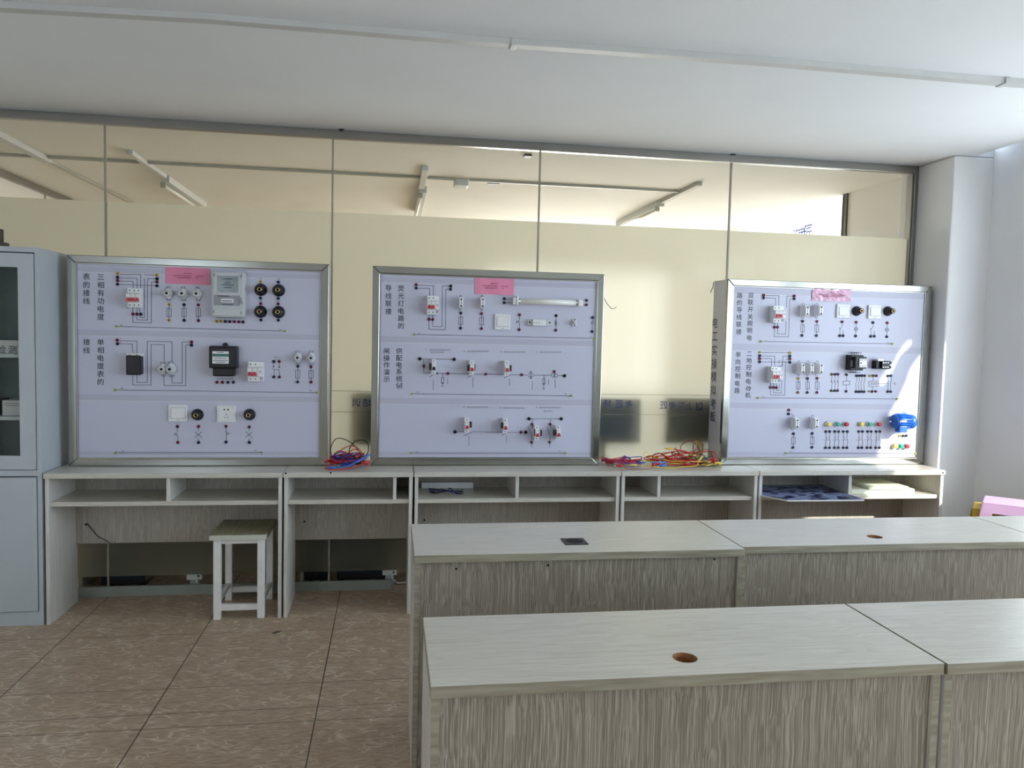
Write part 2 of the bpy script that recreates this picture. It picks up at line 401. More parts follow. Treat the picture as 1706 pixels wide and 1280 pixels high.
b = B(); b.box(-5, BW[0], -3.6, -3.5, 0, zt); b.box(BW[1], 3.8, -3.6, -3.5, 0, zt); b.box(BW[0], BW[1], -3.6, -3.5, 0, BW[2]); b.box(BW[0], BW[1], -3.6, -3.5, BW[3], zt); struct(b.build('wall_back', 'wall'))
b = B(); t = .05; xm = (BW[0]+BW[1])/2
for (xa, xb, za, zb) in ((BW[0], BW[1], BW[2], BW[2]+t), (BW[0], BW[1], BW[3]-t, BW[3]), (BW[0], BW[0]+t, BW[2], BW[3]), (BW[1]-t, BW[1], BW[2], BW[3]), (xm-t/2, xm+t/2, BW[2], BW[3])): b.box(xa, xb, -3.57, -3.53, za, zb)
struct(b.build('window_13', 'white_pl'))  # frame of the added fill window
b = B(); b.box(3.29, 3.60, 4.25, 4.75, 0, CEIL); struct(b.build('wall_column', 'wall', bevel=.012))
# added sheet that shapes the sun patch, and ground outside (they shade and bounce the sun, seen from nowhere in this view)
def to_eave(px, py, z=2.75):
    p = at(px, py, 4.36); t = (z - p.z) / -SUN_DIR.z; q = p - SUN_DIR * t; return (q.x, q.y, z)
e1 = [to_eave(*p) for p in ((1462, 770), (1472, 720), (1482, 690), (1499, 662), (1512, 634), (1518, 612), (1540, 585))]
s1 = [to_eave(*p) for p in ((1464, 642), (1475, 641), (1487, 618), (1500, 592), (1516, 579), (1520, 568), (1514, 567), (1498, 586), (1492, 602), (1472, 626))]
b = B()
# sun-blocking sheet up to the lit edge, built from strips around the slot
lo = e1; sl_lo = s1[1:6]; sl_hi = [s1[0]] + s1[:5:-1]
def strip(pa, pb):
    b.prism([pa[0], pa[1], pb[1], pb[0]], (0, 0, .004))
def lerp_chain(ch, n):
    L = [0]; 
    for i in range(1, len(ch)): L.append(L[-1] + (Vector(ch[i]) - Vector(ch[i-1])).length)
    out = []
    for k in range(n + 1):
        d = L[-1] * k / n
        i = max(j for j in range(len(L)) if L[j] <= d + 1e-9); i = min(i, len(ch) - 2)
        f = (d - L[i]) / max(1e-9, L[i+1] - L[i]); out.append(tuple(Vector(ch[i]).lerp(Vector(ch[i+1]), f)))
    return out
a_, b_, c_ = lerp_chain(e1, 12), lerp_chain(sl_lo, 12), lerp_chain(sl_hi, 12)
far = [(3.85, -1.0, 2.75), (3.85, 4.6, 2.75)]; d_ = lerp_chain(far, 12)
for i in range(12):
    strip((a_[i], a_[i+1]), (b_[i], b_[i+1])); strip((c_[i], c_[i+1]), (d_[i], d_[i+1]))
b.prism([a_[0], (a_[0][0], -8, 2.75), (3.85, -8, 2.75), d_[0], c_[0], b_[0]], (0, 0, .004))
b.prism([a_[-1], (3.85, 5.2, 2.75), d_[-1], c_[-1], b_[-1]], (0, 0, .004))
struct(b.build('trim_9', 'ceil'))  # unseen sheet, cut so the sun patch falls on the right board
b = B(); b.box(3.85, 16, -14, 14, -.3, -.2); struct(b.build('ground_outside', 'ground'))

# glass partition: panes, film, seams, steel rail and post
seams = [-4.99, -3.93, -2.74, -1.546, -.340, .852, 2.042, 3.262]
FT, FB = 2.185, .105
for k in range(len(seams) - 1):
    x0, x1 = seams[k] + .004, seams[k+1] - .004
    b = B(); b.box(x0, x1, GY, GY + .008, .02, CEIL - .04); g = struct(b.build('window_%d' % (k+1), 'glass'))
    bb = B(); v = [bb.bm.verts.new(p) for p in ((x0, GY+.012, FB), (x1, GY+.012, FB), (x1, GY+.012, FT), (x0, GY+.012, FT))]; bb._face(v)
    bb.build('frosted_film', 'film', g)
    b = B()
    for zz in (1.165, 1.043): b.box(x0, x1, GY+.0095, GY+.0105, zz-.0015, zz+.0015)
    b.build('film_joint', 'silicone', g)
WGLASS = [o for o in bpy.data.objects if o.name.startswith('window_')]
for k in range(1, len(seams) - 1):
    b = B(); b.box(seams[k]-.005, seams[k]+.005, GY-.002, GY+.010, .02, CEIL-.04); struct(b.build('trim_%d' % (10+k), 'silicone'))
b = B(); b.box(-5, 3.29, 4.565, 4.605, CEIL-.047, CEIL); struct(b.build('trim_1', 'steel_dark', bevel=.003))
b = B(); b.box(3.262, 3.289, 4.565, 4.64, 0, CEIL-.047); b.box(3.252, 3.262, 4.575, 4.63, 0, CEIL-.047); struct(b.build('trim_2', 'steel_dark', bevel=.003))
b = B(); b.box(-5, .02, 4.566, 4.584, 0, .055); struct(b.build('baseboard_partition', mat('grey_green_baseboard', (.30, .33, .29), .5)))
# tiny dark clips along the rail
for k, (px, py) in enumerate(((569, 217), (1219, 258))):
    p = at_z(px, py, CEIL); b = B(); b.box(p.x-.012, p.x+.012, p.y-.03, p.y-.012, CEIL-.008, CEIL)
    tag(b.build('ceiling_clip', 'black_pl'), 'tiny black clip on the ceiling above the ' + ('left board gap' if k == 0 else 'right training board'), 'clip')
# lettering on the film, set to be read from the next room
def film_letters(items, size, pane):
    b = B()
    for ch, px, py in items:
        p = at(px, py, GY + .010); put_glyph(b, ch, (p.x, GY+.0102, p.z), size, ux=(-1, 0, 0))
    return b
pane_of = lambda x: [g for g in WGLASS if g.name in ['window_%d' % (i+1) for i in range(7)] and seams[int(g.name[7:])-1] <= x <= seams[int(g.name[7:])]][0]
film_letters([('匠', 1105, 675), ('考', 1120, 675.5), ('海', 1136, 676), ('上', 1148.5, 676.5), ('考', 1048, 673.5), ('匠', 1031, 673), ('特', 1012, 672.5)], .053, None).build('film_lettering', 'ink_blue', pane_of(1.5))
film_letters([('训', 594.5, 671), ('培', 611, 671)], .053, None).build('film_lettering', 'ink_blue', pane_of(-.2))
b = B(); c = at(1165, 677, GY+.01)
for (x0, x1, z0, z1) in ((-.021, -.014, -.02, .024), (.014, .021, -.02, .024), (-.021, .021, -.026, -.019)): b.box(c.x+x0, c.x+x1, GY+.0098, GY+.0104, c.z+z0, c.z+z1)
b.prism([(c.x+.013, GY+.0098, c.z+.024), (c.x-.006, GY+.0098, c.z), (c.x+.013, GY+.0098, c.z-.019), (c.x+.004, GY+.0098, c.z-.019), (c.x-.012, GY+.0098, c.z), (c.x+.004, GY+.0098, c.z+.024)], (0, .0006, 0))
b.build('film_emblem', 'ink_blue', pane_of(1.9))

# ------------------------------------------------------------------ the next room, seen over and through the film
XR = 3.39
b = B(); b.box(XR, XR+.15, 4.76, 9.6, 0, .85); b.box(XR, XR+.15, 4.76, 5.56, .85, CEIL+.06); b.box(XR, XR+.15, 7.42, 9.6, .85, CEIL+.06)
struct(b.build('wall_next_right', 'cream_wall'))
b = B(); b.box(-5, 1.1, 9.6, 9.7, 0, CEIL+.1); b.box(3.25, XR+.2, 9.6, 9.7, 0, CEIL+.1); b.box(1.1, 3.25, 9.6, 9.7, 0, .85); b.box(1.1, 3.25, 9.6, 9.7, 2.3, CEIL+.1); struct(b.build('wall_next_back', 'cream_wall'))
b = B(); b.box(1.1, 3.25, 9.66, 9.68, .85, 2.3); struct(b.build('window_21', 'far_window'))  # added glow panel, hidden behind the film
b = B(); b.box(-2.95, -2.87, 4.70, 9.6, 0, CEIL); struct(b.build('wall_next_left', 'cream_wall'))
b = B(); b.box(-2.87, -2.84, 4.70, 9.6, CEIL-.05, CEIL); struct(b.build('trim_3', 'steel_dark'))
b = B(); b.box(-2.87, -2.862, 7.10, 7.12, 1.9, CEIL-.05); struct(b.build('trim_4', 'silicone'))
b = B(); b.box(XR+.04, XR+.06, 5.56, 7.42, .85, CEIL); wn_ = struct(b.build('window_20', 'lit_window'))
b = B(); b.box(XR-.012, XR+.03, 5.50, 5.535, .85, CEIL); b.box(XR-.012, XR+.03, 5.545, 5.56, .85, CEIL); b.build('window_frame', 'brown', wn_)
b = B()
for ch, px, py in (('匠', 1346.5, 387), ('考', 1336, 390.5), ('海', 1326.5, 393.5), ('上', 1318, 396)):
    d = RM @ Vector(((px-CX)/FPX, 1, -(py-CY)/FPX)); p = Vector((0, 0, EYE)) + d * ((XR+.035) / d.x)
    put_glyph(b, ch, p, .145, ux=(0, -1, 0))
b.build('window_lettering', mat('blue_sign_letters', (.10, .14, .55), .5), wn_)
# battens, ducts and box on the next ceiling
def batten(px0, py0, px1, py1, label):
    a, c = at_z(px0, py0, CEIL), at_z(px1, py1, CEIL); x = (a.x+c.x)/2; y0, y1 = sorted((a.y, c.y)); y1 = max(y1, y0+1.2)
    t = thing('fluorescent_lamp', (x, (y0+y1)/2, CEIL-.09), label, 'lamp', 'fluorescent battens in the next room')
    B().box(x-.03, x+.03, y0, y1, CEIL-.05, CEIL-.001, .004).build('housing', 'duct', t)
    B().tube([(x-.022, y0+.03, CEIL-.068), (x-.022, y1-.03, CEIL-.068)], .014, 10).build('tube', 'lamp_pl', t)
    for yy in (y0+.02, y1-.035): B().box(x-.04, x-.004, yy, yy+.018, CEIL-.086, CEIL-.045).build('lamp_holder', 'duct_grey', t)
batten(270, 292, 340, 335, 'white fluorescent batten on the next room\'s ceiling, above the left training board')
batten(704, 310, 697, 352, 'white fluorescent batten on the next room\'s ceiling, above the middle training board')
batten(1108, 334, 1030, 366, 'white fluorescent batten on the next room\'s ceiling, nearest the lit window')
def duct(x0, x1, y0, y1, h, m, label):
    tag(B().box(x0, x1, y0, y1, CEIL-h, CEIL-.0005, .003).build('cable_duct', m), label, 'cable duct')
duct(-1.69, -1.655, 5.40, 6.18, .03, 'duct', 'short white cable duct running into the batten above the left board')
duct(.19, .235, 5.39, 6.08, .03, 'duct', 'short white cable duct running into the batten above the middle board')
duct(2.14, 2.18, 5.38, 6.15, .03, 'duct_grey', 'short grey cable duct running into the batten nearest the lit window')
duct(-2.35, -2.29, 4.75, 5.80, .035, 'duct', 'wide white cable duct at the left end of the next ceiling')
duct(-2.35, -2.32, 5.81, 7.6, .02, 'duct_grey', 'narrow duct continuing the wide white duct at far left')
duct(-2.65, .44, 5.72, 5.75, .018, 'duct_grey', 'long grey cable duct crossing the next ceiling left of the junction box')
duct(.545, 2.13, 5.72, 5.75, .018, 'duct_grey', 'grey cable duct crossing the next ceiling right of the junction box')
p = at_z(768, 300, CEIL); b = B(); b.box(p.x-.05, p.x+.05, p.y-.06, p.y+.06, CEIL-.05, CEIL-.0005, .006)
tag(b.build('junction_box', 'grey_pl'), 'pale square junction box on the next room\'s ceiling duct', 'junction box')
for (px, py, wx, wy, lab) in ((822, 304, .045, .02, 'small black clip on the next ceiling right of the junction box'), (879, 258, .022, .03, 'small brown square near the rail above the middle board')):
    p = at_z(px, py, CEIL); b = B(); b.box(p.x-wx, p.x+wx, p.y-wy, p.y+wy, CEIL-.014, CEIL-.0005)
    tag(b.build('ceiling_clip', 'brown'), lab, 'clip')
# desks and computers behind the film (blurred through it)
def far_desk(x0, x1, label):
    t = thing('computer_desk', ((x0+x1)/2, 4.95, 0), label, 'desk', 'computer desks in the next room')
    B().box(x0, x1, 4.70, 5.25, .72, .745).build('desktop', 'wood_h', t)
    for x in (x0, x1-.02): B().box(x, x+.02, 4.72, 5.2, 0, .72).build('side_panel', 'wood_side', t)
    B().box(x0+.021, x1-.021, 5.12, 5.14, .05, .719).build('back_panel', 'wood_v', t)  # added out of sight to darken the film below desk height
far_desk(-1.75, -.55, 'blurred computer desk behind the film below the left board')
far_desk(-.52, .68, 'blurred computer desk behind the film below the middle board')
far_desk(.71, 1.91, 'blurred computer desk behind the film between middle and right boards')
far_desk(1.94, 3.1, 'blurred computer desk behind the film below the right board')
def monitor(x0, x1, label, m='monitor', z0=.86, z1=1.16):
    xc = (x0+x1)/2; t = thing('computer_monitor', (xc, 4.8, .745), label, 'monitor', 'monitors behind the frosted film')
    B().box(x0, x1, 4.645, 4.68, z0, z1, .006).build('screen', m, t)
    B().box(xc-.03, xc+.03, 4.68, 4.76, .75, z0+.1).build('stand', m, t)
    B().box(xc-.1, xc+.1, 4.74, 4.88, .745, .757).build('foot', m, t)
monitor(-.19, .30, 'dark monitor blurred behind the film at the left edge of the middle board')
monitor(1.06, 1.53, 'navy monitor blurred behind the film just right of the middle board', mat('navy_monitor_plastic', (.015, .04, .19), .35), .875, 1.14)
monitor(1.69, 2.16, 'black monitor blurred behind the film just left of the right board', 'monitor', .875, 1.15)
def case(x0, x1, z1, label):
    t = thing('computer_tower', ((x0+x1)/2, 4.9, 0), label, 'computer', 'computer towers under the next room\'s desks')
    B().box(x0, x1, 4.68, 5.08, .03, z1, .006).build('case', 'pc', t)
    B().box(x0+.01, x1-.01, 4.676, 4.68, .06, z1-.02).build('side_cover', 'monitor', t)
    for x in (x0+.02, x1-.04): B().box(x, x+.02, 4.70, 5.05, 0, .03).build('foot', 'pc', t)
case(-1.62, -1.38, .44, 'black computer tower blurred behind film under the left desk')
case(-.49, -.36, .44, 'black computer tower behind film at the left of the second desk\'s opening')
case(-.30, .02, .44, 'wide black computer tower behind film in the second desk\'s opening')
def outlet_box(px, py, w_, h_, label):
    p = at(px, py, 4.66); t = thing('outlet_box', (p.x, 4.67, 0), label, 'outlet box', 'outlet boxes on the next room\'s floor')
    B().box(p.x-w_/2, p.x+w_/2, 4.64, 4.70, .06, .06+h_, .004).build('box', 'white_pl', t)
    bb = B()
    for dx, dz in ((-.3, .65), (.28, .3), (.32, .75)): bb.box(p.x+dx*w_-.006, p.x+dx*w_+.006, 4.638, 4.642, .06+dz*h_-.004, .06+dz*h_+.004)
    bb.build('socket_face', 'hole', t)
    B().tube([(p.x+.01, 4.636, .07), (p.x+.02, 4.63, .04), (p.x+.05, 4.64, .012), (p.x+.10, 4.66, .008)], .004).build('cord', 'white_pl', t)
    B().box(p.x-w_*.3, p.x+w_*.3, 4.65, 4.69, 0, .06).build('foot', 'grey_pl', t)
outlet_box(325, 968, .085, .075, 'white outlet box behind the glass under the left desk, by the stool')
outlet_box(649, 955, .085, .06, 'white outlet box behind the glass under the second desk')

# ceiling duct in our own room
b = B(); pts = [at_z(x, y, CEIL) for x, y in ((-160, -8), (0, 6), (353, 26), (858, 68), (1274, 98), (1690, 134), (1950, 150))]
def duct_poly(b, ps, wd, h):
    for i in range(len(ps)-1):
        p, q = ps[i], ps[i+1]
        b.prism([(p.x, p.y-wd/2, CEIL-.0005), (p.x, p.y+wd/2, CEIL-.0005), (p.x, p.y+wd/2-.004, CEIL-h), (p.x, p.y-wd/2+.004, CEIL-h)], (q.x-p.x, q.y-p.y, 0))
duct_poly(b, pts, .052, .022)
o = b.build('cable_duct', 'duct'); tag(o, 'white cable duct running along the ceiling across the room', 'cable duct')
for px, py in ((855, 68), (1672, 132)):
    p = at_z(px, py, CEIL); B().box(p.x-.012, p.x+.012, p.y-.030, p.y+.030, CEIL-.026, CEIL-.001, .002).build('joint_cover', 'duct', o)

# ------------------------------------------------------------------ desks
TOP = .77
def disc(b, c, r, n=(0, -1, 0), h=.0008, seg=14): b.lathe(c, [(r, 0), (r, h)], axis=n, seg=seg)
def wall_desk(x0, x1, div, label):
    t = thing('desk', ((x0+x1)/2, 4.34, 0), label, 'desk', 'desks along the glass partition'); th = .018
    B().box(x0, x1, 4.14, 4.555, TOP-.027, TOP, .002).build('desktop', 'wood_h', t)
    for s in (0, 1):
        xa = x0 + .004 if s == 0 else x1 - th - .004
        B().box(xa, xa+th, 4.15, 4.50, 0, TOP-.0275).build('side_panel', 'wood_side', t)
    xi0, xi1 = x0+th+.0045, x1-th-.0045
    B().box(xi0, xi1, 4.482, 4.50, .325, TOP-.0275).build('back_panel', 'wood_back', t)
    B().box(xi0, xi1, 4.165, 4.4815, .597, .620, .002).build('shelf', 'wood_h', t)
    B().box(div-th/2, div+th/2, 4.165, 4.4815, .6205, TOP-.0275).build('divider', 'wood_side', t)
    bb = B(); disc(bb, (xi0+.05, 4.482, .43), .006)
    bb.build('screw_cap', 'hole', t)
    return t
wd = [wall_desk(-1.695, -.546, -1.114, 'pale oak desk against the glass, beside the grey cabinet'),
      wall_desk(-.543, .128, .030, 'narrow pale oak desk under the left pile of test leads'),
      wall_desk(.132, 1.270, .692, 'pale oak desk below the middle training board'),
      wall_desk(1.274, 2.085, 1.500, 'short pale oak desk under the tangled leads left of the right board'),
      wall_desk(2.089, 3.262, 2.666, 'pale oak desk in the sunlit right corner below the right board')]
# cord hanging on the back panel of the first desk
pp = [at(*q, 4.478) for q in ((145, 872), (158, 888), (163, 894), (175, 900), (182, 904))]
B().tube(pp, .0022).build('loose_wire', 'c_black', wd[0])
for i, pts_ in ((1, ((476, 789), (551, 788))), (4, ((1571, 788),))):
    bb = B()
    for q in pts_:
        p = at(*q, 4.139); disc(bb, (p.x, 4.1398, p.z), .005)
    bb.build('screw_hole', 'hole', wd[i])
def front_desk(x0, x1, y0, y1, label, hole=None, grommet=False, screws=()):
    t = thing('desk', ((x0+x1)/2, (y0+y1)/2, 0), label, 'desk', 'front rows of desks'); th = .018
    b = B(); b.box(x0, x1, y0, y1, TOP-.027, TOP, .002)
    top = b.build('desktop', ['wood_h', 'wood_edge', 'wood_raw'], t)
    me = top.data
    for f in me.polygons:
        if abs(f.normal.y) > .9 or abs(f.normal.x) > .9: f.material_index = 1
    if hole:
        c = at_z(*hole, TOP)
        if grommet:
            g = B(); g.box(c.x-.042, c.x+.042, c.y-.042, c.y+.042, TOP, TOP+.003, .001); g.build('grommet', 'black_pl', t)
            g = B(); g.lathe((c.x, c.y, TOP+.003), [(.031, 0), (.031, .0008)], (0, 0, 1), 24); g.build('grommet_opening', 'hole', t)
        else:
            cb = B(); cb.lathe((c.x, c.y, TOP-.05), [(.029, 0), (.029, .1)], (0, 0, 1), 28); cut = cb.build('cutter', 'wood_raw')
            md = top.modifiers.new('hole', 'BOOLEAN'); md.object = cut; md.operation = 'DIFFERENCE'; md.solver = 'EXACT'
            dg = bpy.context.evaluated_depsgraph_get(); nm = bpy.data.meshes.new_from_object(top.evaluated_get(dg)); top.modifiers.clear(); top.data = nm
            bpy.data.objects.remove(cut)
            g = B(); g.lathe((c.x, c.y, TOP-.0265), [(.0289, 0), (.0289, .026), (.0285, .026), (.0285, 0)], (0, 0, 1), 28, cap=False); g.build('cable_hole_edge', 'wood_raw', t)
    for s in (0, 1):
        xa = x0 + .002 if s == 0 else x1 - th - .002
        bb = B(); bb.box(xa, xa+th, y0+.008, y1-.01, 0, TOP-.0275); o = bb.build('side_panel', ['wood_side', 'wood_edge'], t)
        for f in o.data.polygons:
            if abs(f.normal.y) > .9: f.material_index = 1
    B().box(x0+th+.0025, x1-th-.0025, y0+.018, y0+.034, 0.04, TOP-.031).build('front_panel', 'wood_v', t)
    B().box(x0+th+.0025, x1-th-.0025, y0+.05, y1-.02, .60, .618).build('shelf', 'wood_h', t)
    if screws:
        for q in screws: bb = B(); p = at(*q, y0+.0178); disc(bb, (p.x, y0+.0178, p.z), .0042); bb.build('screw_hole', 'hole', t)
    return t
K = (1.5-TOP)/.75
r2y0, r2y1, r1y0, r1y1 = 1.629*K, 2.045*K, 2.66*K, 3.078*K
a0, a1 = .0935*K, 1.310*K
front_desk(a0, a1, r2y0, r2y1, 'oak desk in the nearest row with a bare round cable hole', (1141, 1096))
front_desk(a1+.005, 2.52*K, r2y0-.004, r2y1, 'oak desk at the right end of the nearest row, cut off by the frame')
front_desk(.088*K, 1.281*K, r1y0-.03, r1y1, 'oak desk in the second row with a square black cable grommet', (957, 903), True, ((760, 948), (913, 942), (922, 932), (1190, 932)))
front_desk(1.281*K+.004, 2.568*K, r1y0, r1y1, 'oak desk in the second row with a small bare round hole', (1457, 894.5))
front_desk(2.568*K+.004, 3.50, r1y0, r1y1, 'oak desk at the far right end of the second row by the wall')

# ------------------------------------------------------------------ cabinet
cx0, cx1, cy0, cy1, CH = -2.60, -1.705, 4.15, 4.55, 1.882
t = thing('filing_cabinet', ((cx0+cx1)/2, (cy0+cy1)/2, 0), 'pale grey steel filing cabinet with glass upper door at the left edge', 'cabinet')
b = B(); b.box(cx0, cx0+.02, cy0, cy1, 0, CH); b.box(cx1-.02, cx1, cy0, cy1, 0, CH); b.box(cx0+.02, cx1-.02, cy0, cy1, CH-.025, CH)
b.box(cx0+.02, cx1-.02, cy0, cy1, .755, .785); b.box(cx0+.02, cx1-.02, cy0, cy1, .0, .07); b.build('body', 'cab', t)
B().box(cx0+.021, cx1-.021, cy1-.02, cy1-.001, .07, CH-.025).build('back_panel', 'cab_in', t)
for z in (1.34, 1.03): B().box(cx0+.021, cx1-.021, cy0+.03, cy1-.021, z, z+.018).build('shelf', 'cab', t)
dm = (cx0+cx1)/2
for (xa, xb) in ((cx0+.024, dm-.002), (dm+.002, cx1-.024)):
    b = B(); z0, z1 = .79, CH-.032; f = .068
    b.box(xa, xa+f, cy0-.012, cy0+.008, z0, z1); b.box(xb-f, xb, cy0-.012, cy0+.008, z0, z1); b.box(xa+f, xb-f, cy0-.012, cy0+.008, z0, z0+f); b.box(xa+f, xb-f, cy0-.012, cy0+.008, z1-f, z1)
    d = b.build('glass_door', 'cab', t); B().box(xa+f, xb-f, cy0-.004, cy0-.001, z0+f, z1-f).build('pane', 'glass', d)
    d = B().box(xa, xb, cy0-.012, cy0+.008, .075, .750, .002).build('lower_door', 'cab', t)
# things in and on the cabinet
def carton(name, x0, x1, y0, y1, z0, z1, m, label, cat, text=None, size=.03):
    o = tag(B().box(x0, x1, y0, y1, z0, z1, .001).build(name, m), label, cat)
    if text:
        bb = B()
        for k, ch in enumerate(text): put_glyph(bb, ch, (x1-.028-(len(text)-1-k)*size*1.18, y0-.0006, (z0+z1)/2-.012), size)
        bb.build('lettering', 'ink_thin', o)
    return o
carton('carton', -2.09, -1.775, 4.20, 4.38, 1.3585, 1.425, 'grey_pl', 'flat white carton with large characters on the cabinet\'s upper shelf', 'carton', '用检测部', .042)
c = carton('carton', -1.912, -1.775, 4.22, 4.36, 1.0485, 1.125, 'grey_pl', 'small white box on the cabinet\'s lower glass-door shelf', 'carton')
bb = B(); bb.box(-1.90, -1.79, 4.2188, 4.2194, 1.108, 1.110); bb.box(-1.90, -1.80, 4.2188, 4.2194, 1.098, 1.100); bb.build('printed_lines', 'ink_thin', c)
tag(B().box(-2.08, -1.93, 4.20, 4.34, 1.0485, 1.13, .004).build('carton', 'black_pl'), 'black box beside the small white box on the cabinet shelf', 'carton')
t = thing('machine_part', (-1.96, 4.25, CH), 'dark brown metal device standing on top of the grey cabinet', 'device')
B().box(-2.12, -1.905, 4.19, 4.31, CH, CH+.030, .008).build('base', 'brown', t); B().box(-2.12, -1.922, 4.20, 4.29, CH+.030, CH+.095, .006).build('body', 'brown', t)

# ------------------------------------------------------------------ white stool
sx0, sx1, sy0, sy1, SH = -.895, -.632, 4.148, 4.478, .447
t = thing('stool', ((sx0+sx1)/2, (sy0+sy1)/2, 0), 'white painted square-legged stool with a worn olive wooden seat', 'stool')
B().box(sx0-.012, sx1+.008, sy0-.012, sy1+.01, SH-.026, SH, .003).build('seat', ['stool_top'], t)
lg = .036
for x in (sx0+.004, sx1-lg-.004):
    for y in (sy0, sy1-lg): B().box(x, x+lg, y, y+lg, 0, SH-.0265, .002).build('leg', 'stool_white', t)
xa, xb = sx0+.004+lg, sx1-lg-.004
for y in (sy0+.006, sy1-lg+.004):
    B().box(xa, xb, y, y+.022, .045, .075).build('stretcher', 'stool_white', t); B().box(xa, xb, y, y+.022, SH-.05, SH-.0265).build('apron', 'stool_white', t)
for x in (sx0+.010, sx1-lg+.003):
    B().box(x, x+.022, sy0+lg, sy1-lg, .075, .10).build('stretcher', 'stool_white', t); B().box(x, x+.022, sy0+lg, sy1-lg, SH-.05, SH-.0265).build('apron', 'stool_white', t)
bb = B().box(sx0-.012, sx1+.008, sy0-.0135, sy0-.0122, SH-.026, SH-.001); bb.build('seat_edge', mat('pale_cream_paint', (.62, .64, .55), .5), t)
# leaf scrap on the floor in front of the stool
p = at_z(459, 1055, 0); bb = B(); bb.prism([(p.x-.02, p.y, .0005), (p.x, p.y-.014, .002), (p.x+.028, p.y+.004, .006), (p.x+.004, p.y+.012, .003)], (0, 0, .001))
tag(bb.build('dry_leaf', 'brown'), 'small dry leaf scrap on the floor right of the stool', 'leaf')

# ------------------------------------------------------------------ plastic stools in the corner
def plastic_stool(x0, y0, z0, wx, wy, m, label, h=.45, rot=0.):
    xc, yc = x0+wx/2, y0+wy/2
    t = thing('plastic_stool', (xc, yc, z0), label, 'stool', 'plastic stools stacked by the right wall'); t.rotation_euler[2] = rot
    fl = .035
    b = B(); b.box(x0, x0+wx, y0, y0+wy, z0+h-.012, z0+h, .006); b.build('seat', m, t)
    b = B(); sk = .055                                      # skirt under the seat
    b.prism([(x0, y0, z0+h-.008), (x0+wx, y0, z0+h-.008), (x0+wx+.006, y0-.006, z0+h-sk), (x0-.006, y0-.006, z0+h-sk)], (0, .006, 0))
    b.prism([(x0, y0+wy, z0+h-.008), (x0+wx, y0+wy, z0+h-.008), (x0+wx+.006, y0+wy+.006, z0+h-sk), (x0-.006, y0+wy+.006, z0+h-sk)], (0, -.006, 0))
    for s in (0, 1):
        X = x0 if s == 0 else x0+wx; e = -.006 if s == 0 else .006
        b.prism([(X, y0, z0+h-.008), (X, y0+wy, z0+h-.008), (X+e, y0+wy+.006, z0+h-sk), (X+e, y0-.006, z0+h-sk)], (-e, 0, 0))
    b.build('skirt', m, t)
    for sx in (0, 1):
        for sy in (0, 1):
            X = x0 if sx == 0 else x0+wx; Y = y0 if sy == 0 else y0+wy; ex = -1 if sx == 0 else 1; ey = -1 if sy == 0 else 1
            T = [(X-ex*.055, Y), (X, Y), (X, Y-ey*.055), (X-ex*.006, Y-ey*.055), (X-ex*.006, Y-ey*.006), (X-ex*.055, Y-ey*.006)]
            top = [(q[0]+ex*.006, q[1]+ey*.006, z0+h-sk) for q in T]; bot = [(q[0]+ex*fl, q[1]+ey*fl, z0) for q in T]
            bb = B(); va = [bb.bm.verts.new(q) for q in top]; vb = [bb.bm.verts.new(q) for q in bot]
            bb._face(va); bb._face(vb[::-1])
            for i in range(6): bb._face([va[i], vb[i], vb[(i+1) % 6], va[(i+1) % 6]])
            bb.build('leg', m, t)
    return t
for k, (m, lab, xc, yc, wx, wy) in enumerate((('blu_pl', 'grey-blue plastic stool at the bottom of the stack by the right wall', 3.232, 3.668, .26, .21), ('yel_pl', 'yellow plastic stool nested under the pink stool', 3.234, 3.664, .27, .21), ('pink_pl', 'pink plastic stool topping the stack by the right wall', 3.241, 3.578, .30, .22))):
    plastic_stool(xc-wx/2, yc-wy/2, .05*k, wx, wy, m, lab, h=.60, rot=-.75)

# ------------------------------------------------------------------ training boards
YF, YP, YB = 4.35, 4.362, 4.555            # frame front, printed panel, back of the box
BOT, TP = TOP + .001, 1.870
REG = {'A1': (110, 420, 230/1636), 'A2': (330, 420, 230/1636), 'A3': (110, 550, 230/1227), 'A4': (330, 550, 230/1227),
       'C1': (610, 430, 210/1581), 'C2': (810, 430, 230/1706), 'C3': (610, 560, 210/1222), 'C4': (810, 560, 230/1338),
       'D1': (1170, 450, 210/1581), 'D2': (1370, 450, 210/1581), 'D3': (1170, 600, 210/1415), 'D4': (1370, 600, 210/1415)}
def px(reg, x, y):
    ox, oy, s = REG[reg]; return ox + x*s, oy + y*s
def pt(reg, x, y, dep=0.): return at(*px(reg, x, y), YP - dep)

